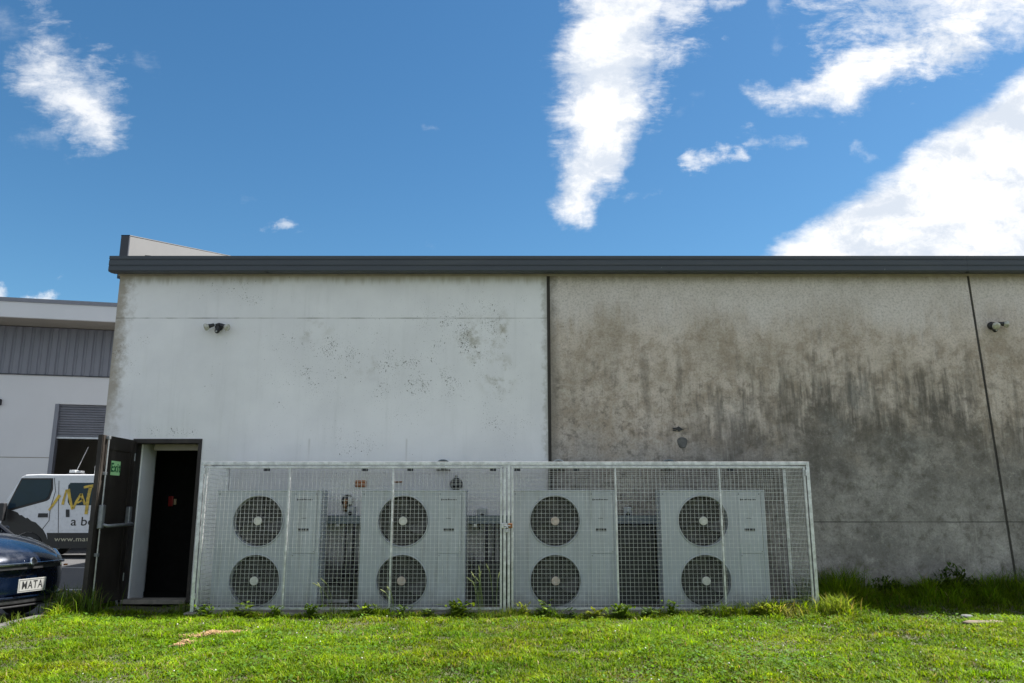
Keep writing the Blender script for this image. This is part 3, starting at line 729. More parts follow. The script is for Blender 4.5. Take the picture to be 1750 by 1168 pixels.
# pad, tray and pipework behind the units
tag(MB().box(-3.85, 3.7, 9.78, WY-.004, -.12, -.022).build('concrete_pad', M['pad'], bevel=.01), label='low concrete slab under the cage of air conditioners', cat='slab')
tr = empty('cable_tray', (0, WY, 1.04), label='grey cable tray running along the wall behind the air conditioners', cat='cable tray')
MB().box(-2.5, 3.3, -.16, -.02, -.06, -.056).build('tray_base', M['tray'], tr); MB().box(-2.5, 3.3, -.164, -.16, -.06, .045).build('tray_side', M['tray'], tr); MB().box(-2.5, 3.3, -.02, -.016, -.06, .045).build('tray_side', M['tray'], tr)
for k in range(7): MB().box(-2.3+k*.9, -2.26+k*.9, -.18, -.001, -.1, -.062).build('tray_bracket', M['galv'], tr)
hs = [(-2.24, .9), (-.42, .8), (1.5, 1.0)]
for i, (x, hgt) in enumerate(hs):
    g = empty('pipe_bundle', (x, 10.6, 0), label=['black insulated pipes looping up behind the gap after the leftmost unit', 'black insulated pipes in the gap left of the padlock', 'black insulated pipes in the gap before the rightmost unit'][i], cat='pipes', group='pipes behind the units')
    for k in range(3):
        y = -.02+.05*k; xo = .09*k
        pts = [(xo-.1, -.1, .25+.05*k), (xo, y, .26+.05*k), (xo+.05, y+.02, .2+.1*k), (xo+.09, y+.05, .5), (xo+.09, y+.06, .98)]
        MB().tube(pts, .02, 8).build('pipe', M['hose'], g, smooth=True)
    MB().tube([(.2, -.06, -.02), (.19, -.07, .3), (.24, -.07, .44), (.33, -.06, .46), (.42, -.05, .4), (.44, -.05, -.02)], .034, 10).build('pipe_loop', M['hose'], g, smooth=True)
for i, (x, w) in enumerate(((-.5, .42), (1.36, .46))):
    g = tag(MB().box(x, x+w, 10.5, 10.78, -.02, .5 if i == 0 else .96).build('junction_cabinet', M['black'], bevel=.01), label=['low black cabinet behind the gap left of the padlock', 'tall black cabinet behind the gap before the rightmost unit'][i], cat='cabinet')
# isolators
def isolator(px, py, label, wide=.13):
    p = at(px, py, Y=WY-.02)
    r = empty('isolator_switch', (p.x, WY, p.z), label=label, cat='switch')
    MB().box(-wide/2, wide/2, -.085, 0, -.1, .07).build('switch_box', M['grey_box'], r, bevel=.012)
    MB().lathe([(.026, 0), (.026, .02), (.012, .03)], (0, -.085, -.02), n=16).build('switch_knob', M['black'], r)
    MB().tube([(-.03, -.04, -.1), (-.03, -.04, -.2)], .012, 8).build('conduit', M['hose'], r)
    return r
isolator(600, 875, 'grey isolator switch on the wall in the gap after the leftmost unit')
isolator(824, 878, 'grey isolator switch on the wall in the gap left of the padlock')
isolator(1072, 876, 'grey isolator switch on bare concrete in the gap before the rightmost unit', .1)
g = at(594, 856, Y=WY-.01)
rg = empty('copper_valve', (g.x, WY, g.z), label='tarnished pipe valve with dark collar above the leftmost gap tray', cat='valve')
MB().lathe([(.075, 0), (.08, .02), (.06, .04)], (0, 0, 0), n=20).build('collar', M['black'], rg, smooth=True)
MB().tube([(-.01, -.04, 0), (-.01, -.1, 0), (-.01, -.11, -.04), (-.01, -.09, -.14)], .026, 10).build('copper_pipe', M['brass'], rg, smooth=True)
MB().box(.015, .07, -.07, -.03, -.05, .045).build('valve_body', M['galv'], rg, bevel=.006)
g = at(617, 827, Y=WY)
tag(MB().box(g.x-.075, g.x+.075, WY-.03, WY-.001, g.z-.045, g.z+.045).build('foam_plug', M['foam'], bevel=.012), label='orange foam plug filling a square hole in the white wall above the units', cat='foam plug')
g = at(780, 824, Y=WY)
c = empty('pipe_cowl', (g.x, WY, g.z), label='black domed rubber pipe cowl on the white wall over the second unit', cat='cowl')
MB().lathe([(.085, 0), (.082, .03), (.06, .075), (.03, .1)], (0, 0, -.03), n=20).build('dome', M['black'], c, smooth=True)
MB().tube([(0, -.05, .01), (0, -.05, .09)], .016, 8).build('spigot', M['black'], c)
for i, (px, w) in enumerate(((681, .035),)):
    g = at(px, 824, Y=WY); tag(MB().box(g.x-.06, g.x+.05, WY-.012, WY-.001, g.z-.008, g.z+.01).build('rusty_bracket', M['rust']), label='small rusty bracket on the white wall between foam plug and black cowl', cat='bracket')
for px, lab in ((758, 'grey hooded pipe outlet on the white panel just above the cage rail'), (954, 'pale hooded pipe outlet beside the dark joint just above the cage rail'), (1141, 'dark hooded pipe outlet on bare concrete just above the cage rail')):
    g = at(px, 793, Y=WY)
    r = empty('wall_outlet', (g.x, WY, g.z), label=lab, cat='pipe outlet', group='hooded outlets above the cage')
    mt = M['grey_box'] if px == 954 else M['tray']
    pr = [(math.cos(a)*.085, math.sin(a)*.055) for a in np.linspace(0, math.pi, 11)]; pi_ = [(math.cos(a)*.07, math.sin(a)*.04) for a in np.linspace(math.pi, 0, 11)]
    mb = MB(); n = 11
    for y in (-.09, 0):
        mb.v += [(x, y, z) for x, z in pr]+[(x, y, z) for x, z in pi_[::-1]]
    for k in range(n-1):
        mb.f += [(k, k+1, n+k+1, n+k), (2*n+k, 3*n+k, 3*n+k+1, 2*n+k+1), (k, 2*n+k, 2*n+k+1, k+1), (n+k, n+k+1, 3*n+k+1, 3*n+k)]
    mb.f += [(0, n, 3*n, 2*n), (n-1, 3*n-1, 4*n-1, 2*n-1)]
    mb.build('hood', mt, r)
    MB().lathe([(.05, 0), (.05, .06)], (0, 0, -.03), n=18).build('pipe_end', M['black'], r)
    MB().box(-.095, .095, -.012, -.001, -.09, -.075).build('lower_flange', M['black'], r)
g = at(1158, 733, Y=WY)
r = empty('wall_hook', (g.x, WY, g.z), label='small dark metal hook on the stained concrete above the cage', cat='hook')
MB().prism([(-.07, .012), (-.02, .012), (.01, .03), (.075, -.01), (.03, -.03), (.02, -.045), (-.005, -.02), (-.065, -.005)], 'y', -.02, -.001).build('hook_plate', M['black'], r)
MB().bar((-.065, -.012, -.022), (-.02, -.012, -.03), .012).build('hook_pin', M['black'], r)
g = at(1166, 757, Y=WY)
pts = [(g.x+.068*math.cos(a)*(1+.12*math.sin(3*a)), g.z+.085*math.sin(a)*(1+.1*math.cos(2*a))) for a in np.linspace(0, 2*math.pi, 17)[:-1]]
mb = MB(); n = len(pts)
mb.v += [(x, WY-.0015, z) for x, z in pts]+[(g.x+(x-g.x)*.8, WY-.012, g.z+(z-g.z)*.8) for x, z in pts]
for k in range(n): mb.f.append((k, (k+1) % n, n+(k+1) % n, n+k))
mb.f.append(tuple(range(n, 2*n)))
M['mortar'] = simple('grey_mortar', (.10, .098, .095), .9, var=.35, scale=16, bmp=.5)
tag(mb.build('patched_hole', M['mortar'], bevel=.002), label='oval grey mortar patch on the concrete under the small dark hook', cat='patch')

# ------------------------------------------------------------------ security cage
CF, CR, CX0, CX1, CT = 9.85, 10.72, -3.775, 3.61, 1.735
cage = empty('equipment_cage', (0, CF, 0), label='galvanised wire mesh cage with padlocked double gates around the four air conditioners', cat='cage')
def C(mb, name, m=None, **k):
    return mb.build(name, m or M['galv'], cage, world=True, **k)
def tubebox(a, b, s=.04): return MB().bar(a, b, s)
h = .02
for (x, y) in ((CX0, CF), (CX1, CF), (CX0, CR), (CX1, CR)): C(MB().box(x-h, x+h, y-h, y+h, -.02, CT-.04), 'post', bevel=.003)
C(MB().box(CX0-h, CX1+h, CF-h, CF+h, CT-.04, CT), 'top_rail', bevel=.003)
C(MB().box(CX0-h, CX1+h, CR-h, CR+h, CT-.04, CT), 'top_rail', bevel=.003)
for x in (CX0, CX1):
    C(MB().box(x-h, x+h, CF+h, CR-h, CT-.04, CT), 'side_rail', bevel=.003); C(MB().box(x-h, x+h, CF+h, CR-h, -.01, .03), 'side_rail', bevel=.003)
C(MB().box(CX0+h, CX1-h, CR-h, CR+h, -.01, .03), 'bottom_rail', bevel=.003)
for x in (-.088, -.038): C(MB().box(x-.016, x+.016, CF-.018, CF+.018, -.02, CT-.041), 'centre_post', bevel=.003)
def wires(mb, horiz_axis, fixed, a0, a1, z0, z1, d=.0027, pitch=.05, a_off=0):
    def bar(p, q):
        mb.bar(p, q, d)
    x = a0
    while x <= a1+1e-6:
        if horiz_axis == 'x': bar((x, fixed, z0), (x, fixed, z1))
        else: bar((fixed, x, z0), (fixed, x, z1))
        x += pitch
    z = z0
    while z <= z1+1e-6:
        if horiz_axis == 'x': bar((a0, fixed+d, z), (a1, fixed+d, z))
        else: bar((fixed+d, a0, z), (fixed+d, a1, z))
        z += pitch
    return mb
GS = .026
for (gx0, gx1, mids, nm) in ((CX0+.035, -.118, (-2.71, -1.45), 'left'), (-.008, CX1-.035, (1.26, 2.53), 'right')):
    gt = .0
    g = MB(); z0, z1 = .005, CT-.055; e = GS/2
    g.box(gx0, gx0+GS, CF-e, CF+e, z0, z1); g.box(gx1-GS, gx1, CF-e, CF+e, z0, z1)
    g.box(gx0+GS, gx1-GS, CF-e, CF+e, z1-GS, z1); g.box(gx0+GS, gx1-GS, CF-e, CF+e, z0, z0+GS)
    go = C(g, 'gate_frame', bevel=.003)
    for mxx in mids: MB().box(mxx-.011, mxx+.011, CF-.011, CF+.011, z0+GS, z1-GS).build('gate_bar', M['galv'], go, bevel=.002).location = (-0, -0, 0) if False else (-cage.location.x, -cage.location.y, -cage.location.z)
    w = wires(MB(), 'x', CF-e-.003, gx0+.012, gx1-.008, z0+.012, z1-.008)
    wo_ = w.build('wire_mesh', M['wire'], go, recalc=False); wo_.location = (0, -CF, 0); tag(wo_, kind='stuff')
for i, x in enumerate((CX0, CX1)):
    w = C(wires(MB(), 'y', x+(-.0 if i else 0), CF+.03, CR-.02, .04, CT-.045), 'wire_mesh', M['wire'], recalc=False); tag(w, kind='stuff')
w = C(wires(MB(), 'x', CR-.004, CX0+.03, CX1-.02, 1.28, CT-.045), 'wire_mesh', M['wire'], recalc=False); tag(w, kind='stuff')
mb = MB(); x = CX0+.03
while x < CX1: mb.bar((x, CF+.02, CT-.012), (x, CR-.02, CT-.012), .0034); x += .05
y = CF+.05
while y < CR: mb.bar((CX0+.02, y, CT-.0085), (CX1-.02, y, CT-.0085), .0034); y += .05
tag(C(mb, 'wire_mesh', M['wire'], recalc=False), kind='stuff')
for (x, z) in ((CX0+.028, 1.62), (CX0+.028, .16), (CX1-.028, 1.6), (CX1-.028, .12)):
    C(MB().tube([(x, CF-.028, z-.035), (x, CF-.028, z+.035)], .011, 8), 'hinge')
for x in (-3.25, -1.95, -1.35, -.25, .07, .85, 2.9):
    C(MB().box(x-.04, x+.04, CR-.055, CR-.024, CT-.075, CT-.042), 'wall_bracket', M['flash'])
lz = at(862, 899, Y=CF).z
lt = C(MB().box(-.13, -.055, CF-.036, CF-.022, lz-.028, lz+.034), 'latch_plate', bevel=.006)
l2 = C(MB().box(-.045, .005, CF-.036, CF-.022, lz-.026, lz+.03), 'latch_plate', M['rust'], bevel=.006)
C(MB().tube([(-.1, CF-.04, lz), (-.02, CF-.04, lz)], .008, 8), 'latch_bolt', M['rod'])
pk = empty('padlock', (-.063, CF-.055, lz-.06), label='small steel padlock hanging from the latch where the two cage gates meet', cat='padlock')
MB().box(-.022, .022, -.011, .011, -.02, .02).build('padlock_body', M['rod'], pk, bevel=.005)
MB().tube([(-.014, 0, .018), (-.014, .004, .04), (-.007, .008, .052), (.007, .008, .052), (.014, .004, .04), (.014, 0, .018)], .004, 8).build('shackle', M['chrome'], pk, smooth=True)

# ================================================================== neighbouring building
ang = R(13.0); NB0 = at(100, 700, Y=26.0); 
nb = empty('neighbour_building', (NB0.x, NB0.y, -.13), ang, label='white building across the car park with grey ribbed cladding and a half-open roller door', cat='building')
def loc(px, py, off=0.0):
    """point on the neighbour's front plane (moved off metres towards us), in its own frame"""
    u = (px-875)/F; v = (584-py)/F
    dd = Vector((u, math.cos(PITCH)-v*math.sin(PITCH), math.sin(PITCH)+v*math.cos(PITCH)))
    nrm = Vector((-math.sin(ang), math.cos(ang), 0)); o0 = Vector((NB0.x, NB0.y, 0))-nrm*off
    t = (o0.dot(nrm))/dd.dot(nrm); p = Vector((0, 0, EYE))+dd*t
    q = p-Vector((NB0.x, NB0.y, -.13)); return Vector((q.x*math.cos(ang)+q.y*math.sin(ang), -q.x*math.sin(ang)+q.y*math.cos(ang), q.z))
OV = 1.45
XL, XR = -14.0, 7.0
ztop = loc(98, 513, OV).z; zcap = loc(98, 519.5, OV).z; zbot = loc(98, 545.5, OV).z; zcl0 = loc(98, 643, 0).z
dL, dT = loc(95, 692).x, loc(110, 691).z; zsh = loc(130, 750).z
dR = dL+3.2
mb = MB()
mb.box(XL, dL, 0, .2, 0, zcl0); mb.box(dR, XR, 0, .2, 0, zcl0); mb.box(dL, dR, 0, .2, dT, zcl0)
mb.build('wall', M['neighbour'], nb, recalc=False)
mb = MB(); step = .27; x = XL; prof = []
while x < XR:
    prof += [(x, -.0), (x+.05, -.0), (x+.085, -.035), (x+step-.035, -.035)]; x += step
mb.prism(prof+[(x, .06), (XL, .06)], 'z', zcl0+.03, zbot-.005)
mb.build('cladding', M['clad'], nb)
MB().box(XL, XR, -.05, .02, zcl0, zcl0+.03).build('flashing', M['flash'], nb)
MB().box(XL, XR, -OV, -OV+.12, zbot, zcap).build('fascia', M['neighbour'], nb)
MB().box(XL, XR, -OV-.03, -OV+.2, zcap, ztop).build('capping', M['clad'], nb)
MB().box(XL, XR, -OV+.12, .2, zbot+.02, zbot+.06).build('soffit', M['soffit'], nb)
MB().box(XL, XR, -OV+.2, 9, zcap-.25, zcap-.15).build('roof', M['roof'], nb)
MB().box(XL, XR, 9, 9.2, 0, zcap-.26).build('rear_wall', M['neighbour'], nb)
MB().box(XL, XL+.2, .2, 9, 0, zcap-.26).build('side_wall', M['neighbour'], nb); MB().box(XR-.2, XR, .2, 9, 0, zcap-.26).build('side_wall', M['neighbour'], nb)
MB().box(dL-1.5, dR+1.5, 5, 5.1, 0, dT+.5).build('inner_wall', M['soffit'], nb); 
zj = loc(40, 782).z
MB().box(XL, dL-.002, -.004, -.001, zj-.012, zj+.012).build('panel_joint', M['soffit'], nb)
fr2 = MB(); fr2.box(dL, dL+.12, -.03, .25, 0, dT); fr2.box(dR-.12, dR, -.03, .25, 0, dT)
sh = empty('roller', (0, 0, 0)); sh.parent = nb; sh.name = 'roller_door'
MB().box(dL, dL+.12, -.03, .25, 0, dT).build('guide', M['clad'], sh); MB().box(dR-.12, dR, -.03, .25, 0, dT).build('guide', M['clad'], sh)
ns = 13; zh = (dT-zsh-.06)/ns
for k in range(ns):
    z0 = zsh+.06+k*zh
    MB().prism([(.1, z0+.004), (.075, z0+zh*.25), (.07, z0+zh*.6), (.095, z0+zh-.004), (.12, z0+zh-.004), (.12, z0+.004)], 'x', dL+.121, dR-.121).build('slat', M['shutter'], sh)
MB().box(dL+.121, dR-.121, .06, .13, zsh, zsh+.058).build('bottom_bar', M['steel'], sh)
g = loc(0, 688)
wl = empty('wall_lamp', nb.matrix_world @ g if False else (NB0.x+g.x*math.cos(ang)-g.y*math.sin(ang), NB0.y+g.x*math.sin(ang)+g.y*math.cos(ang), g.z-.13), ang, label='small black wall lamp on the white building at the left edge', cat='lamp')
MB().box(-.1, .06, -.12, -.001, -.1, .1).build('lamp_body', M['black'], wl, bevel=.02); MB().box(-.08, .04, -.16, -.121, -.06, .05).build('lamp_lens', M['grey_box'], wl, bevel=.01)
# things stored inside the roller door
w = empty('storage_rack', (NB0.x+(dL+1.7)*math.cos(ang)-3*math.sin(ang), NB0.y+(dL+1.7)*math.sin(ang)+3*math.cos(ang), -.13), ang, label='dim storage rack inside the half-open roller door', cat='rack')
for x in (-1, 1): MB().box(x-.04, x+.04, 0, .08, 0, 2.6).build('upright', M['frame'], w)
for z in (.6, 1.4, 2.2): MB().box(-.96, .96, 0, .5, z, z+.05).build('shelf', M['frame'], w)

# ================================================================== white crew-cab van
VY = 22.2; V0 = at(60, 900, Y=VY)
van = empty('delivery_van', (V0.x, VY, -.13), label='white crew-cab truck with gold brush lettering and black lower side, parked beyond the door', cat='truck')
def vp(px, py): q = at(px, py, Y=VY); return (q.x-V0.x, q.z+.13)
def V(mb, name, m, parent=van, **k): return mb.build(name, m, parent, **k)
VW = 1.72
side = [vp(1, 938), vp(-2, 905), vp(1, 884), vp(12, 853), vp(36, 815.5), vp(44, 811.5), vp(70, 810.5), vp(92, 811)]
rx = vp(92, 811)[0]+2.35; zr = vp(92, 811)[1]; zb = vp(60, 938)[1]
wx = vp(47, 925)[0]
def arch(cx, cz, r, n=10): return [(cx+r*math.cos(a), cz+r*math.sin(a)) for a in np.linspace(0, math.pi, n)]
wheelR = .36
poly = side+[(rx-.05, zr), (rx, zr-.06), (rx, zb)]
a2 = [(x, z) for x, z in arch(wx, zb-.02, .45) if z > zb]
poly = poly+a2
V(MB().prism(poly, 'y', .0, VW), 'cab_body', M['vanwhite'], bevel=.04, seg=3)
V(MB().prism([(rx+.06, .75), (rx+2.3, .75), (rx+2.3, zr+.1), (rx+.06, zr+.1)], 'y', .0, VW), 'cargo_box', M['vanwhite'], bevel=.03)
V(MB().box(wx+.5, rx+2.25, .2, VW-.2, .45, .74), 'chassis', M['vanblack'])
def sheet(poly, t0, t1, name, m, parent=van, bev=0, y=0.0): return MB().prism(poly, 'y', y-t1, y-t0).build(name, m, parent, bevel=bev)
fw = [vp(39, 820), vp(88.5, 820), vp(88, 834), vp(83, 849), vp(79, 853), vp(14, 871), vp(13, 868)]
fdoor = empty('front_door'); fdoor.parent = van
sheet(fw, .002, .012, 'window', M['glass'], fdoor, .004)
fwo = [(x, z) for x, z in [vp(37, 817.5), vp(91, 817.5), vp(91, 836), vp(85, 853), vp(80, 856.5), vp(12, 875), vp(10, 870)]]
sheet(fwo, .0005, .0018, 'window_seal', M['vanblack'], fdoor)
sheet([vp(66, 877.5), vp(82, 877.5), vp(82, 884.5), vp(65, 884.5)], .002, .02, 'handle', M['black'], fdoor, .006)
def line(pts, w, name, m, parent, t=.003):
    mb = MB()
    for a, b in zip(pts[:-1], pts[1:]):
        mb.bar((a[0], -t, a[1]), (b[0], -t, b[1]), w, w)
    return mb.build(name, m, parent)
line([vp(93, 817), vp(95, 840), vp(86, 870), vp(84, 890), vp(70, 908)], .012, 'door_gap', M['vanblack'], fdoor)
rdoor = empty('rear_door'); rdoor.parent = van
rw = [vp(121, 825.5), vp(200, 825.5), vp(200, 864), vp(119, 864), vp(116, 858), vp(117, 830)]
rwo = [vp(119, 823), vp(203, 823), vp(203, 867), vp(117, 867), vp(113.5, 860), vp(115, 827)]
sheet(rwo, .0005, .006, 'window_frame', M['vanwhite'], rdoor, .003); sheet(rw, .0065, .012, 'window', M['glass'], rdoor, .003)
sheet([vp(113, 871), vp(119, 871), vp(119, 884), vp(113, 884)], .002, .02, 'handle', M['black'], rdoor, .006)
line([vp(101, 822), vp(100, 870), vp(99.5, 935)], .012, 'door_gap', M['vanblack'], rdoor)
line([vp(84, 905.5), vp(230, 905.5)], .008, 'side_crease', M['vanwhite'], van)
sheet([vp(80, 911), vp(235, 911), vp(235, 937.5), vp(83, 937.5)], .001, .005, 'lower_band', M['vanblack'])
jag = [vp(8, 876), vp(12, 873), vp(22, 873), vp(30, 876), vp(34, 881), vp(37, 880.5), vp(44, 886), vp(47, 885), vp(54, 891), vp(61, 893), vp(68, 900), vp(74, 906), vp(79, 915), vp(82, 926), vp(82.5, 937.5), vp(77, 937.5)]
inner = [(x, z) for x, z in arch(wx, zb-.02, .46)[0:] if z > zb]
sheet(jag+[(min(p[0], vp(77, 900)[0]), p[1]) for p in inner]+[vp(3, 937.5), vp(1, 905), vp(3, 885)], .001, .004, 'tyre_print', M['vanblack'])
sheet([vp(-1, 926), vp(14, 926), vp(14, 940), vp(-1, 940)], .002, .03, 'bumper', M['vanblack'])
for x, y0 in ((wx, .02), (wx, VW-.24), (rx+1.2, .02), (rx+1.2, VW-.24)):
    w = empty('wheel', (x, y0, wheelR)); w.parent = van
    MB().lathe([(.2, 0), (.32, .0), (wheelR, -.04), (wheelR, -.18), (.32, -.22), (.2, -.22)], (0, 0, 0), n=28).build('tyre', M['tyre'], w, smooth=True)
    MB().lathe([(.2, .004), (.19, -.02), (.08, -.03), (.06, .01)], (0, 0, 0), n=20).build('rim', M['rim'], w)
# lettering: brush strokes of MATA, then print
def stroke(pts, w0, w1):
    mb = MB(); n = len(pts)
    P_ = [Vector((*vp(60+x/6.87, 790+y/6.87), 0)) for x, y in pts]
    vs = []
    for i, p in enumerate(P_):
        dr = (P_[min(i+1, n-1)]-P_[max(i-1, 0)]).normalized(); nn = Vector((-dr.y, dr.x, 0)); w = (w0+(w1-w0)*i/(n-1))/2
        vs.append((p+nn*w, p-nn*w))
    for i in range(n-1):
        a, b = vs[i]; c, d_ = vs[i+1]
        mb.add([(a.x, -.016, a.y), (b.x, -.016, b.y), (d_.x, -.016, d_.y), (c.x, -.016, c.y), (a.x, -.013, a.y), (b.x, -.013, b.y), (d_.x, -.013, d_.y), (c.x, -.013, c.y)],
               [(0,1,2,3),(7,6,5,4),(0,4,5,1),(1,5,6,2),(2,6,7,3),(3,7,4,0)])
    return mb
m1 = [([(163, 568), (215, 500), (292, 388)], .05, .085), ([(325, 500), (345, 420), (372, 325)], .07, .05), ([(392, 318), (410, 420), (440, 556)], .1, .06)]
a1 = [([(450, 545), (490, 460), (545, 375)], .06, .07), ([(545, 375), (565, 430), (590, 500)], .07, .06), ([(500, 480), (570, 440)], .045, .045)]
t1 = [([(575, 297), (640, 285), (725, 278)], .06, .09), ([(655, 295), (625, 430), (600, 612)], .09, .085)]
a3 = [([(672, 560), (690, 480), (740, 380)], .06, .07), ([(740, 380), (765, 450), (800, 560)], .07, .06), ([(700, 490), (775, 455)], .045, .045)]
for L_ in (m1, a1, t1, a3):
    mb = MB()
    for st in L_:
        s_ = stroke(*st); mb.add(s_.v, s_.f)
    V(mb, 'letter', M['gold'])
q = vp(152, 893); text_mesh('slogan', 'a be', .33, M['vanblack'], van, (vp(141, 892)[0], -.004, vp(141, 892)[1]), (R(90), 0, 0), .001, .002, spacing=1.0, sx=1.15)
text_mesh('web_address', 'www.mata', .17, M['goldpale'], van, (vp(126, 922)[0], -.0065, vp(126, 922)[1]), (R(90), 0, 0), .001, .001, spacing=1.1, sx=1.3)
# on the roof
b = empty('roof_beacon'); b.parent = van; b.location = (vp(115, 806)[0], .5, zr)
MB().box(-.2, .2, -.12, .12, .0, .05).build('beacon_base', M['black'], b, bevel=.01)
MB().box(-.17, .0, -.1, .1, .052, .14).build('lens', M['grey_box'], b, bevel=.02)
MB().box(.03, .17, -.1, .1, .052, .12).build('lens', M['rim'], b, bevel=.02)
a0, a1_ = vp(113, 806), vp(135, 762)
MB().tube([(a0[0], .5, a0[1]), (a1_[0], .5, a1_[1])], .009, 6).build('aerial', M['rod'], van)
a0 = vp(142, 810); MB().tube([(a0[0], .6, a0[1]), (a0[0], .6, a0[1]+.25)], .008, 6).build('aerial', M['rod'], van)
V(MB().box(side[0][0]-.02, side[0][0]+.25, .05, VW-.05, .38, .58), 'front_bumper', M['vanblack'], bevel=.03)
mr = at(0, 880, Y=VY-.35)
V(MB().box(mr.x-V0.x-.1, mr.x-V0.x+.03, -.28, -.12, vp(0, 890)[1], vp(0, 860)[1]), 'wing_mirror', M['black'], bevel=.02)

# ================================================================== dark blue car, nose towards the lawn
CZ = -.13
car = empty('blue_car', (-5.60, 9.62, CZ), R(-13), label='dark blue hatchback parked nose-in beside the lawn, white plate reading MATA', cat='car')
# stations: s back from nose, half width, underside, bonnet/shoulder height at centre, at edge
ST = [(-.0, .50, .34, .66, .62), (.03, .62, .25, .75, .68), (.12, .74, .20, .83, .74), (.28, .81, .18, .91, .82), (.6, .845, .18, 1.0, .90), (.95, .85, .18, 1.04, .94), (1.25, .855, .18, 1.06, .96),
      (1.9, .86, .18, .97, .93), (2.6, .86, .18, .97, .94), (3.3, .855, .2, .98, .95), (3.8, .83, .24, .98, .92), (4.05, .78, .30, .92, .86), (4.1, .68, .36, .86, .8)]
mb = MB(); ring = 14
def section(hw, zb_, zc, ze):
    half = [(0, zc), (hw*.4, zc-.008), (hw*.74, zc-(zc-ze)*.45), (hw*.93, ze), (hw*1.0, ze-.12), (hw*1.0, (ze+zb_)/2-.06), (hw*.97, zb_+.1), (hw*.86, zb_), ]
    r_ = half+[(-y, z) for y, z in half[1:]][::-1]
    return r_
secs = [section(*s[1:]) for s in ST]; K = len(secs[0])
for s, sec in zip(ST, secs):
    for y, z in sec:
        bow = .16*(abs(y)/.85)**2 if s[0] < .3 else (.16*(abs(y)/.85)**2*max(0, (.9-s[0])/.6) if s[0] < .9 else 0)
        mb.v.append((-s[0]-bow, y, z))
for i in range(len(ST)-1):
    for k in range(K): mb.f.append((i*K+k, i*K+(k+1) % K, (i+1)*K+(k+1) % K, (i+1)*K+k))
mb.f.append(tuple(range(K))); mb.f.append(tuple((len(ST)-1)*K+k for k in range(K))[::-1])
mb.build('body', M['blue'], car, smooth=True, sub=2)
# cabin
def loft(secs, name, m, sub=1):
    mb = MB(); K = len(secs[0])
    for s_ in secs: mb.v += s_
    for i in range(len(secs)-1):
        for k in range(K-1): mb.f.append((i*K+k, i*K+k+1, (i+1)*K+k+1, (i+1)*K+k))
    mb.f.append(tuple(range(K))); mb.f.append(tuple((len(secs)-1)*K+k for k in range(K))[::-1])
    return mb.build(name, m, car, smooth=True, sub=sub)
def cab(x, hw_b, hw_t, zb_, zt): return [(x, -hw_b, zb_), (x, -hw_t, zt-.05), (x, -hw_t*.85, zt), (x, 0, zt+.02), (x, hw_t*.85, zt), (x, hw_t, zt-.05), (x, hw_b, zb_)]
loft([cab(-.95, .74, .72, .94, .97), cab(-1.65, .78, .6, .95, 1.36), cab(-2.2, .8, .6, .95, 1.43), cab(-3.0, .79, .6, .95, 1.42), cab(-3.7, .74, .56, .95, 1.2), cab(-4.0, .7, .6, .93, .97)], 'windows', M['glass'])
loft([cab(-1.6, .6, .585, 1.345, 1.372), cab(-2.2, .62, .6, 1.40, 1.455), cab(-3.0, .62, .6, 1.39, 1.445), cab(-3.55, .6, .57, 1.26, 1.3)], 'roof', M['blue'])
for s_ in (-1, 1):
    MB().tube([(-1.02, s_*.74, .95), (-1.62, s_*.63, 1.37)], .028, 8).build('windscreen_pillar', M['blue'], car)
    w = MB().box(-1.5, -1.32, s_*.98 if s_ < 0 else .84, s_*.84 if s_ < 0 else .98, .96, 1.08).build('door_mirror', M['blue'], car, bevel=.03, seg=3)
    for x in (-.85, -3.3):
        w = empty('wheel', (x, s_*.78, .3)); w.parent = car
        MB().lathe([(.19, .0), (.28, .0), (.3, -.03), (.3, -.16), (.28, -.18), (.19, -.18)], (0, s_*.09, 0), (0, s_, 0), n=28).build('tyre', M['tyre'], w, smooth=True)
        MB().lathe([(.19, .0), (.17, -.02), (.05, -.02), (.04, .0)], (0, s_*.092, 0), (0, s_, 0), n=20).build('rim', M['rim'], w)
# nose details follow the bowed front
def nosex(y, extra=0.0): return -.16*(abs(y)/.85)**2+extra
def nose_strip(z0, z1, ya, yb, x0, x1, n=16, dz=0.0):
    mb = MB()
    ys_ = np.linspace(ya, yb, n)
    for y in ys_:
        drop = dz*(y/.7)**2
        for (x, z) in ((x0, z0+drop), (x1, z0+drop), (x1, z1+drop), (x0, z1+drop)): mb.v.append((nosex(y, x), float(y), z))
    for i in range(n-1):
        for k in range(4): mb.f.append((i*4+k, i*4+(k+1) % 4, i*4+4+(k+1) % 4, i*4+4+k))
    mb.f.append((3, 2, 1, 0)); j = (n-1)*4; mb.f.append((j, j+1, j+2, j+3)); return mb
nose_strip(.665, .692, -.56, .56, -.04, .022).build('chrome_strip', M['chrome'], car, bevel=.006)
nose_strip(.62, .662, -.5, .5, -.05, .006).build('grille', M['black'], car)
nose_strip(.30, .325, -.68, .68, -.10, .020).build('bumper_lip', M['blue'], car, bevel=.008)
nose_strip(.24, .295, -.5, .5, -.1, .004).build('air_intake', M['black'], car, bevel=.01)
nose_strip(.205, .225, -.66, .66, -.12, .012).build('lower_lip', M['black'], car, bevel=.006)
MB().lathe([(.05, 0), (.05, .01), (.04, .014)], (.018, 0, .70), (1, 0, .25), n=20).build('badge', M['chrome'], car).scale = (1, 1, 1)
pl = MB().box(.036, .042, -.20, .20, .365, .515).build('number_plate', M['plate'], car, bevel=.003)
MB().prism([(-.185, .377), (.185, .377), (.185, .503), (-.185, .503), (-.185, .381), (-.18, .381), (-.18, .498), (.18, .498), (.18, .382), (-.185, .382)], 'x', .0421, .0426).build('plate_border', M['black'], car)
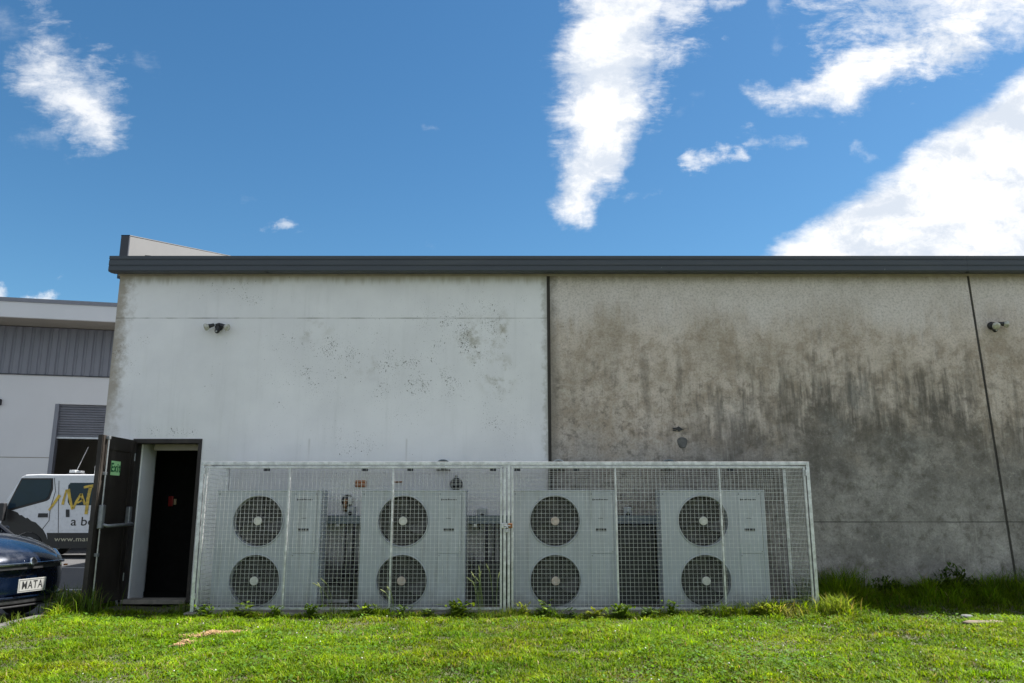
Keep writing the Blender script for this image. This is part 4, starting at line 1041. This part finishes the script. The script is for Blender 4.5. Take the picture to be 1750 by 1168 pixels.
text_mesh('plate_characters', 'MATA', .125, M['black'], car, (.0435, 0, .44), (R(90), 0, R(90)), .0006, .0008, spacing=1.15, sx=.82)
for s_ in (-1, 1):
    mb = MB()
    for i, t_ in enumerate(np.linspace(0, 1, 6)):
        y = s_*(.58+.17*t_); x = nosex(y)-.0-.18*t_; zt = .77+.07*t_; zb_ = .66+.07*t_
        mb.v += [(x-.012, y*1.0, zb_), (x-.045, y*.985, zt-.03), (x-.08, y*.95, zt-.02), (x-.09, y*.93, zb_)]
    for i in range(5):
        for k in range(4): mb.f.append((i*4+k, i*4+(k+1) % 4, i*4+4+(k+1) % 4, i*4+4+k))
    mb.f.append((3, 2, 1, 0)); mb.f.append((20, 21, 22, 23))
    mb.build('headlight', M['headlamp'], car, smooth=False, bevel=.008)
    MB().box(-.17, -.135, s_*.70-.02, s_*.70+.02, .61, .63).build('indicator', M['orange'], car, bevel=.006)
for y0_ in (-.15, .2): MB().tube([(-1.0, y0_, .985), (-1.18, y0_-.25, 1.07), (-1.25, y0_-.45, 1.09)], .008, 6).build('wiper', M['black'], car)

# ================================================================== ground cover
def blades(name, X, Y, H, Wd, tint, lean=.5, m='grass', zoff=None, seg2=True):
    n = len(X); az = rng.uniform(0, 2*math.pi, n); fa = az+rng.normal(math.pi/2, .4, n)
    ln = lean*H*rng.uniform(.2, 1.3, n); z0 = lawn_z(X, Y)-.004 if zoff is None else zoff
    ca, sa = np.cos(az), np.sin(az); cf, sf = np.cos(fa), np.sin(fa)
    v = np.zeros((n, 5, 3)); hw = Wd/2
    v[:, 0] = np.stack([X-cf*hw, Y-sf*hw, z0], 1); v[:, 1] = np.stack([X+cf*hw, Y+sf*hw, z0], 1)
    mxp, myp, mz = X+ca*ln*.32, Y+sa*ln*.32, z0+H*.58
    v[:, 2] = np.stack([mxp+cf*hw*.8, myp+sf*hw*.8, mz], 1); v[:, 3] = np.stack([mxp-cf*hw*.8, myp-sf*hw*.8, mz], 1)
    v[:, 4] = np.stack([X+ca*ln, Y+sa*ln, z0+H*(1-.25*np.clip(ln/H, 0, 1))], 1)
    me = bpy.data.meshes.new(name); me.vertices.add(n*5); me.vertices.foreach_set('co', v.reshape(-1).astype(np.float32))
    base = (np.arange(n)*5)[:, None]
    li = np.concatenate([base+np.array([[0, 1, 2, 3]]), base+np.array([[3, 2, 4]])], 1).reshape(-1)
    me.loops.add(n*7); me.loops.foreach_set('vertex_index', li.astype(np.int32))
    me.polygons.add(n*2)
    me.polygons.foreach_set('loop_start', np.stack([np.arange(n)*7, np.arange(n)*7+4], 1).reshape(-1).astype(np.int32))
    me.polygons.foreach_set('loop_total', np.tile([4, 3], n).astype(np.int32))
    me.update(calc_edges=True)
    a = me.color_attributes.new('tint', 'FLOAT_COLOR', 'POINT')
    c = np.ones((n, 5, 4), np.float32); c[:, :, :3] = tint[:, None, :]; a.data.foreach_set('color', c.reshape(-1))
    me.materials.append(M[m]); o = bpy.data.objects.new(name, me); COL.objects.link(o)
    return o
def smooth_noise(x, y, k, seed):
    r_ = np.random.default_rng(seed); out = np.zeros_like(x)
    for i in range(10):
        a = r_.uniform(0, 2*math.pi); f = k*r_.uniform(.6, 1.8); out += np.sin((x*math.cos(a)+y*math.sin(a))*f+r_.uniform(0, 6.28))
    return out/10**.5
def tints(x, y, base=None):
    n = len(x); g = smooth_noise(x, y, 1.6, 3); g2 = smooth_noise(x, y, 5.0, 5)
    mixv = np.clip(.5+.28*g+.18*g2+rng.normal(0, .22, n), 0, 1)[:, None]
    c = (1-mixv)*np.array([[.115, .275, .008]])+mixv*np.array([[.32, .42, .012]])
    c = c*(1+.22*g[:, None]*np.array([[-.6, .1, .0]]))
    dry = (rng.uniform(0, 1, n) < .05+.05*np.clip(g2, 0, 1)); c[dry] = np.array([.42, .34, .17])*rng.uniform(.7, 1.1, (dry.sum(), 1))
    return c*rng.uniform(.45, 1.35, (n, 1))
# mown grass; denser where it shows larger
def field(n, y0, y1, xl, xr):
    y = rng.uniform(y0, y1, n); x = rng.uniform(xl, xr, n)
    ok = x > (np.where(y > 9.9, -5.40, -5.40+(9.9-y)*.03)); 
    cage_ = (x > CX0-.02) & (x < CX1+.02) & (y > 9.78); ok &= ~(cage_ & (rng.uniform(0, 1, n) > .02))
    ok &= ~((x > -5.12) & (x < -3.9) & (y > 10.25) & (rng.uniform(0, 1, n) > .04))
    return x[ok], y[ok]
xa, ya = field(190000, 5.2, 8.2, -5.6, 6.2); xb, yb = field(125000, 8.2, WY, -5.6, 8.2)
xg = np.concatenate([xa, xb]); yg = np.concatenate([ya, yb])
dens = smooth_noise(xg, yg, 3.0, 9)
clp = smooth_noise(xg, yg, 14.0, 33)
H = (.036+.010*smooth_noise(xg, yg, 2.2, 12)+.008*dens+.011*clp).clip(.014, .1)*rng.uniform(.5, 1.6, len(xg))
near = sstep(9.35, 9.75, yg)*((xg > -3.9) & (xg < 4.3)); H *= 1+.7*near*(1+.9*smooth_noise(xg, yg, 5.0, 45))
H *= 1+4.2*sstep(9.75, 10.7, yg)*sstep(3.5, 4.2, xg)*(1+.4*smooth_noise(xg, yg, 4.0, 44))
H *= 1+1.8*sstep(9.3, 9.8, yg)*sstep(-5.12, -5.2, xg)
rt_ = np.exp(-((xg-3.6)**2/.55+(yg-9.45)**2/.18)); H *= 1+1.6*rt_
tg = tints(xg, yg)
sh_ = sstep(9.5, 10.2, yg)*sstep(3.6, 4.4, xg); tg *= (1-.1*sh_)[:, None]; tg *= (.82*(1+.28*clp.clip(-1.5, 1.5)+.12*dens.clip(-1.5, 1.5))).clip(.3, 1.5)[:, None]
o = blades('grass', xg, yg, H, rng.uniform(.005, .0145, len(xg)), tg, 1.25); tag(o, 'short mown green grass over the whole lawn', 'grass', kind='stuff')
# broad-leaved clover patches
nc = 26000
xc = rng.uniform(-5.4, 6.4, nc); yc = rng.uniform(5.3, 9.7, nc); okc = smooth_noise(xc, yc, 2.0, 21)+rng.normal(0, .5, nc) > .35; xc = xc[okc]; yc = yc[okc]
n = len(xc); zc = lawn_z(xc, yc)+rng.uniform(.018, .045, n); az = rng.uniform(0, 6.283, n); rr = rng.uniform(.007, .016, n)
v = np.zeros((n, 5, 3)); tx = rng.normal(0, .35, n); ty = rng.normal(0, .35, n)
for k in range(5):
    a = az+k*2*math.pi/5; dx_ = np.cos(a)*rr; dy_ = np.sin(a)*rr
    v[:, k] = np.stack([xc+dx_, yc+dy_, zc+dx_*tx+dy_*ty], 1)
me = bpy.data.meshes.new('clover'); me.from_pydata(v.reshape(-1, 3).tolist(), [], [tuple(range(i*5, i*5+5)) for i in range(n)])
at_ = me.color_attributes.new('tint', 'FLOAT_COLOR', 'POINT'); cc = np.ones((n, 5, 4), np.float32)
cc[:, :, :3] = (np.array([[.12, .25, .03]])*rng.uniform(.7, 1.4, (n, 1)))[:, None, :]; at_.data.foreach_set('color', cc.reshape(-1))
me.materials.append(M['grass']); o = bpy.data.objects.new('clover', me); COL.objects.link(o); tag(o, 'small round clover leaves scattered through the lawn', 'clover', kind='stuff')

nf = 110; xf = rng.uniform(-5.2, 6.2, nf); yf = rng.uniform(5.6, 9.5, nf); mb = MB()
for x_, y_ in zip(xf, yf):
    z_ = float(lawn_z(x_, y_))+random.uniform(.035, .06); q_ = random.uniform(.004, .008)
    mb.lathe([(q_*.6, -q_*.7), (q_, 0), (q_*.5, q_*.8)], (x_, y_, z_), (0, 0, 1), n=6)
M['flower'] = simple('clover_flower', (.55, .55, .48), .8, var=.2, scale=40)
tag(mb.build('clover_flowers', M['flower'], recalc=False), 'tiny white clover flowers dotted over the lawn', 'flowers', kind='stuff')
# single plants and clumps
def clump(name, x, y, n, h, w, rad, col, label, cat='grass clump', group=None, lean=.6, z=None):
    X = x+rng.normal(0, rad, n); Y = y+rng.normal(0, rad*.6, n)
    zz = lawn_z(X, Y)-.004 if z is None else np.full(n, z)
    c = np.array([col])*rng.uniform(.65, 1.35, (n, 1)); c[rng.uniform(0, 1, n) < .08] = (.42, .34, .16)
    o = blades(name, X, Y, h*rng.uniform(.45, 1.1, n), np.full(n, w)*rng.uniform(.6, 1.2, n), c, lean, 'grass', zz)
    # put the origin at the clump's foot
    L_ = Vector((x, y, float(zz.mean()))); o.data.transform(Matrix.Translation(-L_)); o.location = L_
    return tag(o, label, cat, group)
G1 = (.20, .29, .045); G2 = (.14, .23, .035); G3 = (.11, .18, .03)
clump('grass_clump', 3.72, 9.6, 420, .30, .008, .09, (.26, .36, .05), 'bright long grass clump at the foot of the cage right post', lean=.8, group='long grass at the cage foot')
clump('grass_clump', 3.2, 9.6, 200, .16, .007, .14, (.3, .31, .09), 'yellowish flopping grass clump in front of the rightmost unit', lean=1.1, group='long grass at the cage foot')
clump('grass_clump', -.28, 9.66, 150, .11, .007, .1, G1, 'long grass clump below the padlocked middle posts', group='long grass at the cage foot')
clump('grass_clump', .0, 9.62, 130, .15, .007, .07, (.24, .33, .05), 'long grass clump just right of the padlocked middle posts', group='long grass at the cage foot')
clump('grass_clump', -2.0, 9.74, 110, .12, .006, .13, G1, 'long grass clump below the gap after the leftmost unit', group='long grass at the cage foot')
clump('grass_clump', 1.05, 9.74, 110, .12, .006, .16, G1, 'thin grass clump under the third unit from the left', group='long grass at the cage foot')
clump('grass_clump', -5.25, 10.0, 620, .36, .008, .16, G2, 'dark long grass clump between the blue car and the open door', lean=.6)
clump('grass_clump', -3.98, 10.2, 160, .17, .007, .12, G2, 'grass clump between doorway step and cage left post', lean=.7)
clump('grass_clump', -5.33, 9.0, 60, .17, .006, .08, G1, 'sparse long grass clump on the kerb in front of the blue car', lean=.7)
clump('grass_clump', 4.15, 10.62, 620, .48, .008, .22, G2, 'dark grass clump against the concrete just right of the cage', lean=.5)
clump('grass_clump', 6.75, 10.58, 520, .42, .008, .35, G3, 'dark grass clump at the foot of the slanting wall joint', lean=.6)
# tall seed-head stems
def seed_stems(x, y, n, h, label, z=-.04, spread=.1):
    r = empty('seed_grass', (x, y, z), label=label, cat='tall grass', group='flowering grass stems at the cage')
    for i in range(n):
        bx, by = random.gauss(0, spread), random.gauss(0, .03); hh = h*random.uniform(.7, 1.05); lx_ = random.gauss(-.03, .06)
        pts = [(bx, by, 0), (bx+lx_*.3, by, hh*.5), (bx+lx_*.8, by-.01, hh*.85), (bx+lx_*1.5, by-.015, hh)]
        MB().tube(pts, .0022, 5).build('stem', M['stemm'], r)
        MB().tube([pts[2], ((pts[2][0]+pts[3][0])/2, pts[3][1], (pts[2][2]+pts[3][2])/2), pts[3]], [.003, .008, .003], 6).build('seed_head', M['seed'], r)
M['stemm'] = simple('grass_stem', (.2, .27, .06), .6); M['seed'] = simple('seed_head', (.36, .38, .16), .8, var=.2, scale=60)
seed_stems(-.33, 9.76, 9, .55, 'tall pale seed-head grass in the gap left of the padlocked posts')
seed_stems(-1.38, 9.77, 3, .36, 'three short seed-head stems in front of the second unit', spread=.04)
seed_stems(-2.1, 9.77, 3, .42, 'seed-head stems in the gap after the leftmost unit', spread=.12)
# leafy weeds
def weed(x, y, n, size, h, col, label, z=None, up_=.6, group=None, spread=.25):
    me = bpy.data.meshes.new('weed'); vs = []; fs = []; cs = []
    for i in range(n):
        a = random.uniform(0, 6.283); t_ = random.uniform(0, 1); ht = h*t_; L = size*random.uniform(.6, 1.1)*(1.15-.5*t_); wd = L*.17; el = random.uniform(.1, 1)*up_
        bx, by = random.gauss(0, size*spread)*(.3+t_), random.gauss(0, size*.2)*(.3+t_)
        ht *= max(.25, 1-abs(bx)/(size*spread*3.2)) if spread > .5 else 1
        d_ = Vector((math.cos(a)*math.cos(el), math.sin(a)*math.cos(el), math.sin(el))); s_ = Vector((-math.sin(a), math.cos(a), 0))
        p = Vector((bx, by, ht)); b_ = len(vs); k = random.uniform(.65, 1.4)
        vs += [p, p+d_*L*.35+s_*wd, p+d_*L*.75+s_*wd*.8-Vector((0, 0, L*.06)), p+d_*L-Vector((0, 0, L*.18)), p+d_*L*.75-s_*wd*.8-Vector((0, 0, L*.06)), p+d_*L*.35-s_*wd]
        fs += [(b_, b_+1, b_+5), (b_+1, b_+2, b_+4, b_+5), (b_+2, b_+3, b_+4)]; cs += [(*[c*k for c in col], 1)]*6
    me.from_pydata([tuple(q) for q in vs], [], fs); at_ = me.color_attributes.new('tint', 'FLOAT_COLOR', 'POINT')
    at_.data.foreach_set('color', np.array(cs, np.float32).reshape(-1)); me.materials.append(M['weed'])
    o = bpy.data.objects.new('weed', me); COL.objects.link(o); o.location = (x, y, float(lawn_z(x, y)) if z is None else z)
    return tag(o, label, 'weed', group)
weed(-3.06, 9.6, 46, .14, .16, (.30, .44, .07), 'bright green leafy weed in front of the leftmost unit')
weed(.35, 9.56, 60, .14, .18, (.28, .42, .07), 'bright leafy weed under the fans of the third unit')
weed(.66, 9.55, 50, .12, .12, (.12, .22, .05), 'small dark leafy weed beside the bright weed under the third unit')
weed(-.95, 9.55, 60, .12, .11, (.2, .3, .06), 'low spreading weed in front of the second unit')
weed(1.55, 9.55, 80, .12, .11, (.14, .24, .05), 'low dark weed below the gap before the rightmost unit')
weed(2.2, 9.55, 80, .12, .11, (.24, .32, .07), 'pale low weed in front of the rightmost unit')
weed(5.65, 10.62, 420, .12, .42, (.10, .16, .04), 'dark bushy weed against the concrete midway along the stained panel', up_=1.2, spread=1.6)
weed(4.75, 10.6, 220, .10, .26, (.10, .17, .04), 'small dark weed against the concrete nearer the cage', up_=1.2, spread=1.3)
weed(7.2, 10.6, 380, .12, .32, (.10, .16, .04), 'dark weed against the wall at the right edge', up_=1.2, spread=1.9)
weed(5.55, 10.2, 22, .07, .26, (.2, .28, .06), 'single tall lighter weed stem in the shade before the bushy weed', up_=1.0)
weed(-4.05, 9.9, 60, .07, .08, (.18, .26, .06), 'low weed beside the doorway step', up_=.9)
_row = [(-3.5, 'low leafy weed at the cage left corner, beside the doorway'), (-2.72, 'low leafy weed under the blank panel of the leftmost unit'),
        (-2.3, 'low leafy weed below the left edge of the first gap between units'), (-1.65, 'low leafy weed below the left edge of the second unit'), (-1.25, 'low leafy weed below the fans of the second unit'),
        (-.62, 'low leafy weed below the right edge of the second unit'), (.12, 'low leafy weed just right of the long grass at the middle posts'), (.95, 'low leafy weed under the blank panel of the third unit'),
        (1.25, 'low leafy weed below the right edge of the third unit'), (1.85, 'low leafy weed below the left edge of the rightmost unit'), (2.55, 'low leafy weed under the fans of the rightmost unit'),
        (2.9, 'low leafy weed under the blank panel of the rightmost unit')]
for x_, l_ in _row:
    weed(x_, random.uniform(9.5, 9.66), random.randint(60, 110), random.uniform(.09, .15), random.uniform(.09, .18), random.choice([(.30, .44, .05), (.22, .36, .04), (.42, .50, .08)]),
         l_, up_=.9, group='low leafy weeds along the cage', spread=.45)
# dry clippings
def straw(x, y, n, rx, ry, label, rot):
    vs = []; mb = MB()
    for i in range(n):
        a = random.gauss(0, .5); b_ = random.gauss(0, .45); px_ = x+rx*a*math.cos(rot)-ry*b_*math.sin(rot); py_ = y+rx*a*math.sin(rot)+ry*b_*math.cos(rot)
        t_ = random.uniform(0, 3.14); L = random.uniform(.015, .04); z = float(lawn_z(px_, py_))+random.uniform(.03, .06)*max(.6, 1-abs(a))
        mb.bar((px_-L*math.cos(t_), py_-L*math.sin(t_), z), (px_+L*math.cos(t_), py_+L*math.sin(t_), z+random.uniform(-.008, .014)), .004, .002)
    o = mb.build('dry_clippings', M['straw'], recalc=False); return tag(o, label, 'grass clippings', kind='stuff')
p = at(362, 1082, z=-.02); straw(p.x, p.y, 1300, .2, .055, 'streak of dry brown clippings on the lawn left of the leftmost unit', .45)
p = at(318, 1098, z=-.02); straw(p.x, p.y, 380, .09, .05, 'small patch of reddish dry clippings', .8)
# stones at the right
def rock(x, y, sx_, sy_, sz_, m, label, rz=0):
    mb = MB(); N_ = 12; Mr = 6
    for j in range(Mr+1):
        ph = math.pi*j/Mr-.5*math.pi
        for k in range(N_):
            a = 2*math.pi*k/N_; q = 1+random.uniform(-.1, .1)
            c_ = math.copysign(abs(math.cos(a))**.7, math.cos(a)); s_ = math.copysign(abs(math.sin(a))**.7, math.sin(a))
            mb.v.append((sx_*c_*max(.02, math.cos(ph))**.6*q, sy_*s_*max(.02, math.cos(ph))**.6*q, sz_*math.sin(ph)*q))
    for j in range(Mr):
        for k in range(N_): mb.f.append((j*N_+k, j*N_+(k+1) % N_, (j+1)*N_+(k+1) % N_, (j+1)*N_+k))
    o = mb.build('stone', m, smooth=True); o.location = (x, y, float(lawn_z(x, y))+sz_*.5); o.rotation_euler.z = rz
    return tag(o, label, 'stone')
p = at(1680, 1055, z=.03); rock(p.x, p.y, .23, .08, .028, M['stone'], 'flat sandy stone slab lying on the lawn at the right edge of the shade', .05)
p = at(1650, 1040, z=.05); rock(p.x, p.y, .07, .05, .028, M['stone2'], 'small pale stone in the shade behind the flat slab', .3)
bpy.context.view_layer.update()
